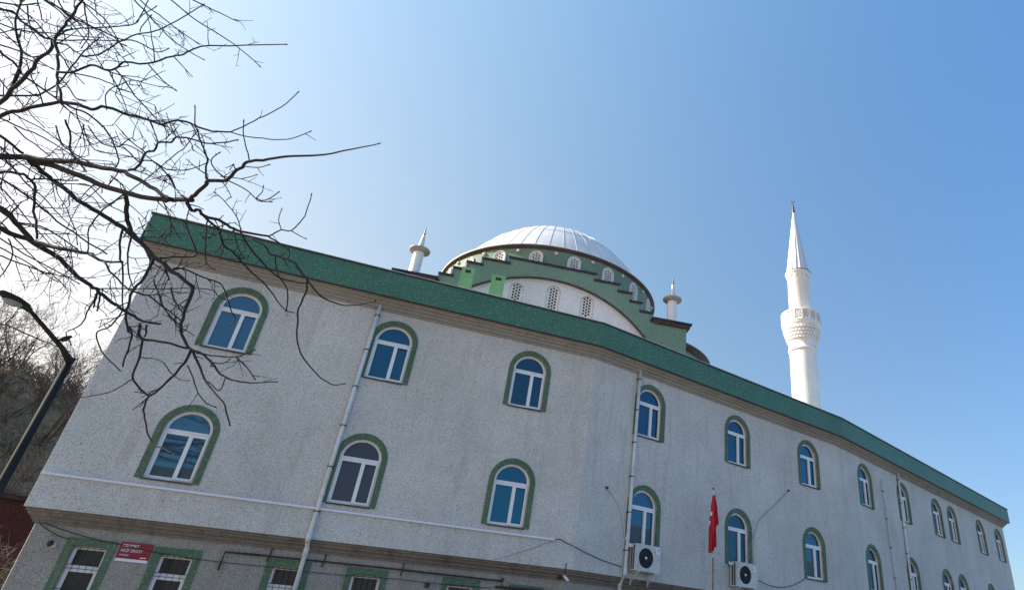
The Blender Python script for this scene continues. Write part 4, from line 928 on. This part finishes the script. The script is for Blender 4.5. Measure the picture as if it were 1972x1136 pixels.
def course(w0, w1, pts):
    # distance at the start: shared with the bough it grows from
    p0 = pts[0]; best = None
    for (x, y, d, g) in nodes:
        q = (x - p0[0]) ** 2 + (y - p0[1]) ** 2
        if best is None or q < best[0]: best = (q, d, g)
    if best and best[0] < 16 ** 2: d0, grp = best[1], best[2]; grow = True
    else: d0, grp = rnd.uniform(7.0, 9.3), None; grow = False
    ln = sum(math.dist(pts[i], pts[i + 1]) for i in range(len(pts) - 1))
    if grp is None: grp = len(limbs); limbs[grp] = (MB(), MB(), p0)
    d1 = min(10.0, max(6.2, d0 + rnd.uniform(-1, 1) * ln * 0.0042))
    # end on an existing bough when it visibly joins one
    pe = pts[-1]
    # smooth resample with slight crookedness
    P3 = []; rad = []; acc = 0
    for i, p in enumerate(pts):
        if i: acc += math.dist(pts[i - 1], p)
        f = acc / ln; d = d0 + (d1 - d0) * f
        P3.append(at(p[0], p[1], d)); rad.append((w0 + (w1 - w0) * f) * 0.5 * d / F_PX * 0.98)
        nodes.append((p[0], p[1], d, grp))
    Q, S = [], []
    for i in range(len(P3) - 1):
        a, b = P3[i], P3[i + 1]; pm = P3[max(i - 1, 0)]; pn = P3[min(i + 2, len(P3) - 1)]
        k = 3
        for j in range(k):
            t = j / k; t2, t3 = t * t, t * t * t
            v = 0.5 * ((2 * a) + (b - pm) * t + (2 * pm - 5 * a + 4 * b - pn) * t2 + (3 * a - pm - 3 * b + pn) * t3)
            jit = min(0.006, 0.3 * rad[i])
            Q.append(v + Vector((rnd.gauss(0, jit), rnd.gauss(0, jit), rnd.gauss(0, jit))) if (i or j) else v); S.append(rad[i] + (rad[i + 1] - rad[i]) * t)
    Q.append(P3[-1]); S.append(rad[-1])
    limbs[grp][0].tube(Q, S, 7 if w0 > 5 else 5)
    if w1 < 3: limbs[grp][0].tube([Q[-1], Q[-1] + (Q[-1] - Q[-2]).normalized() * 0.03], [S[-1] * 1.6, S[-1] * 0.7], 5)   # bud
    if not grow and w0 > 3.4 and (p0[0] < 5 or p0[1] < 0):                # out of the picture: lead it back to the fork
        z = P3[0]; dirn = (P3[0] - P3[1]).normalized(); mid = z + dirn * 0.8; tgt = trunk_top + Vector((0, 0, max(0.0, min(2.5, (z.z - trunk_top.z) * 0.75))))
        C2 = []
        for j in range(11):
            t = j / 10; C2.append(z * (1 - t) ** 2 + mid * 2 * t * (1 - t) + tgt * t * t)
        limbs[grp][0].tube(C2, [rad[0] + (max(rad[0] * 1.6, .03) - rad[0]) * j / 10 for j in range(11)], 7)
    twigs(Q, S, grp, w0, pts, ln)
def twig(mb, p, d, L, r, depth=0):
    n = max(3, int(L / 0.07)); pts = [p]; rr = [r]; q = p.copy(); dd = d.normalized()
    for i in range(n):
        dd = (dd + Vector((rnd.gauss(0, .09), rnd.gauss(0, .09), rnd.gauss(0, .09) - .01)) + (Vector((rnd.gauss(0, .45), rnd.gauss(0, .45), rnd.gauss(0, .45))) if rnd.random() < .22 else Vector())).normalized(); q = q + dd * (L / n); pts.append(q.copy()); rr.append(r * (1 - .45 * (i + 1) / n))
        if depth < 2 and L > 0.14 and rnd.random() < 0.42:
            s = dd.cross(Vector((rnd.gauss(0, 1), rnd.gauss(0, 1), rnd.gauss(0, 1)))).normalized(); twig(mb, q.copy(), dd * .6 + s * .9, L * rnd.uniform(.25, .6), r * .8, depth + 1)
    mb.tube(pts, rr, 4)
    mb.tube([q, q + dd * .018], [rr[-1] * 1.7, rr[-1] * .6], 4)
def twigs(Q, S, grp, w0, pts, ln):
    mb = limbs[grp][1]
    for i in range(1, len(Q) - 1):
        sx = (Q[i] - Vector((0, 0, 0))); f = sx.dot(FWD); px = CX + F_PX * sx.dot(RIGHT) / f; py = CY - F_PX * sx.dot(UP) / f
        dens = 0.24 if (px < 330 and py < 440) else (0.34 if (px < 430 and py < 640) else 0.22)
        if px > 480 or py > 720: dens = 0.10
        if px > 560: dens = 0.02
        if rnd.random() < dens:
            t = (Q[min(i + 1, len(Q) - 1)] - Q[i - 1]).normalized()
            s = t.cross(Vector((rnd.gauss(0, 1), rnd.gauss(0, 1), rnd.gauss(0, 1)))).normalized()
            big = px < 340 and py < 560
            L = rnd.uniform(.08, .55 if big else .26) * (1.0 if rnd.random() < .8 else 1.5)
            if px > 480: L = min(L, .14)
            twig(mb, Q[i], t * rnd.uniform(.2, .9) + s, L, min(.0075, max(.0042, S[i] * .6)))
for c in BOUGHS: course(*c)
r5 = random.Random(31)                         # long straight drooping shoots between the traced boughs
for k in range(22):
    x, y = (r5.uniform(-60, -10), r5.uniform(-40, 640)) if k % 3 else (r5.uniform(0, 260), r5.uniform(-60, -15))
    sl = math.radians(r5.uniform(18, 52)); ln = r5.uniform(150, 330); p_ = [(x, y)]
    if y > 380: ln = min(ln, 230)
    for j in range(1, 7):
        sl += r5.gauss(0, .10); x += math.cos(sl) * ln / 6; y += math.sin(sl) * ln / 6; p_.append((x, y))
    if p_[-1][1] > 700: continue
    course(r5.uniform(2.6, 4.2), 1.7, p_)
# the trunk, out of the picture on the left
m = MB()
m.tube([tb, tb + Vector((.02, .02, .4)), tb.lerp(trunk_top, .4) + Vector((-.08, .03, 0)), tb.lerp(trunk_top, .75) + Vector((.04, 0, 0)), trunk_top, trunk_top + Vector((.05, .0, 1.2)), trunk_top + Vector((.2, .1, 2.7))], [.30, .235, .20, .18, .165, .12, .06], 14)
m.build('trunk', M_BARK, tree)
for g_, (b_, t_, p_) in limbs.items():
    o = b_.build('bough', M_BARK, tree)
    if t_.v: t_.build('twigs', M_BARK, o)
print('boughs', len(limbs), 'twig verts', sum(len(t[1].v) for t in limbs.values()))

# ------------------------------------------------------------------ hillside behind on the left
M_BARK2 = simple('grey_brown_bark', (0.085, 0.062, 0.05), 0.9, var=0.4, scale=6)
M_BARK3 = simple('reddish_twig_bark', (0.10, 0.055, 0.045), 0.9, var=0.4, scale=6)
def polar(a, d): return Vector((d * math.sin(R(a)), d * math.cos(R(a)), 0))
def hill_z(a, d): 
    f = max(0, min(1, (d - HD0) / (HD1 - HD0))); return -1.75 + ridge(a, f)
def bush_mesh(seed, H, spread, mtl, stems=5):
    r2 = random.Random(seed); tm = MB(); cm = MB()
    def grow(p, d, L, r, lev):
        n = 4; pts = [p]; rr = [r]; q = p.copy(); dd = d.normalized()
        for i in range(n):
            dd = (dd + Vector((r2.gauss(0, .16), r2.gauss(0, .16), r2.gauss(0, .10) + .05))).normalized(); q = q + dd * (L / n); pts.append(q.copy()); rr.append(max(.008, r * (1 - .55 * (i + 1) / n)))
            if lev < 3:
                for _ in range(2 if lev else 1):
                    if r2.random() < .8:
                        s = dd.cross(Vector((r2.gauss(0, 1), r2.gauss(0, 1), r2.gauss(0, 1)))).normalized(); grow(q.copy(), dd + s * spread, L * r2.uniform(.4, .68), rr[-1] * .6, lev + 1)
        (tm if lev == 0 else cm).tube(pts, rr, 4 if lev else 6, smooth=False, cap=False)
    for k in range(stems):
        a = r2.uniform(0, 6.28); grow(Vector((.25 * math.cos(a), .25 * math.sin(a), -.3)), Vector((.35 * math.cos(a), .35 * math.sin(a), 1)), H * r2.uniform(.5, .68), .05 * H / 5, 0)
    return tm.mesh('trunk', mtl), cm.mesh('crown', mtl)
M_BARK4 = simple('pale_twig_bark', (0.26, 0.22, 0.18), 0.9, var=0.3, scale=6)
KINDS = [bush_mesh(21, 6.0, .8, M_BARK2, 4), bush_mesh(22, 6.5, .65, M_BARK3, 5), bush_mesh(23, 5.0, .9, M_BARK2, 6), bush_mesh(24, 5.0, .8, M_BARK4, 5)]
SPOTS = [(-46.6, 47, 0, 1.0, 'leafless grey-brown tree on the hillside at the left picture edge'), (-45.2, 52, 1, .95, 'leafless reddish tree left of the street lamp, standing against the sky'),
         (-43.9, 50, 2, 1.15, 'bushy leafless tree directly left of the street lamp pole'), (-42.5, 53, 0, .85, 'leafless grey-brown tree between street lamp and grey wall'),
         (-41.5, 49, 1, .8, 'leafless reddish tree touching the grey wall edge on the hillside'), (-44.4, 60, 1, .8, 'small distant leafless tree on the ridge behind the lamp'),
         (-41.9, 58, 2, .75, 'small distant leafless tree on the ridge beside the wall'), (-43.0, 40, 2, .75, 'low leafless shrub half way down the hillside'), (-41.2, 40, 1, .75, 'low reddish leafless shrub by the corner of the grey building'),
         (-47.5, 56, 2, 1.0, 'broad leafless tree at the left edge higher on the slope'), (-45.0, 41, 1, .8, 'reddish leafless shrub low at the left edge of the slope'),
         (-42.1, 35, 0, .65, 'leafless grey shrub just above the red house'), (-44.2, 36, 2, .7, 'dense leafless shrub left of the red house'),
         (-42.6, 28.5, 3, .8, 'pale leafless shrub in front of the red house wall'), (-40.9, 27.5, 3, .6, 'pale low shrub between red house and grey building corner'),
         (-43.6, 27.0, 2, .75, 'dark leafless shrub in front of the red house, left of the pale one')]
for (a, d, k, sc, lab) in SPOTS:
    p = polar(a, d); p.z = max(-1.6, hill_z(a, d)) - .1
    t = thing('leafless_tree', lab, 'tree', p, 'leafless trees on the hillside')
    mw = Matrix.Translation(p) @ Matrix.Rotation(rnd.uniform(0, 6.28), 4, 'Z') @ Matrix.Scale(sc, 4)
    inst('trunk', KINDS[k][0], t, mw); inst('crown', KINDS[k][1], t, mw)
# low scrub covering the slope
r7 = random.Random(77); sc_m = MB()
for k in range(420):
    a = r7.uniform(-50, -39.5); d = r7.uniform(31, 66); p = polar(a, d); p.z = hill_z(a, d) - .05; h = r7.uniform(.5, 1.5)
    for _ in range(9):
        v = Vector((r7.gauss(0, .45), r7.gauss(0, .45), 1)).normalized() * h * r7.uniform(.6, 1.1); q = p + Vector((r7.gauss(0, .2), r7.gauss(0, .2), 0)); mid = q + v * .55
        mi = k % 3
        sc_m.tube([q, mid, q + v + Vector((r7.gauss(0, .12), r7.gauss(0, .12), -.05))], [.016, .012, .006], 3, mi, cap=False)
        for _ in range(2):
            w = (v.normalized() + Vector((r7.gauss(0, .7), r7.gauss(0, .7), r7.gauss(0, .4)))).normalized() * h * .4; sc_m.tube([mid, mid + w], [.010, .005], 3, mi, cap=False)
tag(sc_m.build('scrub', [M_BARK2, M_BARK3, M_BARK4]), 'tangled leafless brown scrub covering the hillside slope', 'scrub', kind='stuff')
# dark red low house at the foot of the slope, beside the corner
hp = polar(-43.4, 33.0); HB = Matrix.Translation((hp.x, hp.y, -1.6)) @ Matrix.Rotation(R(38), 4, 'Z')
house = thing('red_house', 'dark red flat-roofed house at the foot of the hillside', 'house', (hp.x, hp.y, -1.6))
M_REDW = chips('dark_red_render', (0.060, 0.020, 0.020), (0.035, 0.013, 0.014), (0.11, 0.055, 0.05), 4, stain=(0.05, .03, .03)); M_TILE = simple('old_roof_tile', (0.04, 0.02, 0.019), 0.9, var=0.4, scale=5)
m = MB(); m.box((-3.5, -2.5, 0), (3.5, 2.5, 4.5), HB); m.build('wall', M_REDW, house)
m = MB(); m.box((-3.62, -2.62, 4.49), (3.62, 2.62, 4.6), HB); m.box((-3.4, -2.4, 4.59), (3.4, 2.4, 4.66), HB); m.build('roof', M_TILE, house)
w_ = MB(); 
for x in (-2.2, 0.2): 
    w_ = MB(); w_.plate([(x, 1.3), (x + 1.1, 1.3), (x + 1.1, 2.6), (x, 2.6)], [[(x + .09, 1.39), (x + .5, 1.39), (x + .5, 2.51), (x + .09, 2.51)], [(x + .6, 1.39), (x + 1.01, 1.39), (x + 1.01, 2.51), (x + .6, 2.51)]], -2.56, -2.45, HB); wo_ = w_.build('window', M_PVC, house)
    g_ = MB(); g_.box((x + .05, -2.53, 1.35), (x + 1.05, -2.505, 2.55), HB); g_.build('pane', M_GLASS_GROUND, wo_)
m = MB(); m.box((2.0, 1.2, 4.5), (2.5, 1.7, 5.4), HB); m.box((1.95, 1.15, 5.4), (2.55, 1.75, 5.5), HB); m.build('chimney', M_CORNICE2, house)
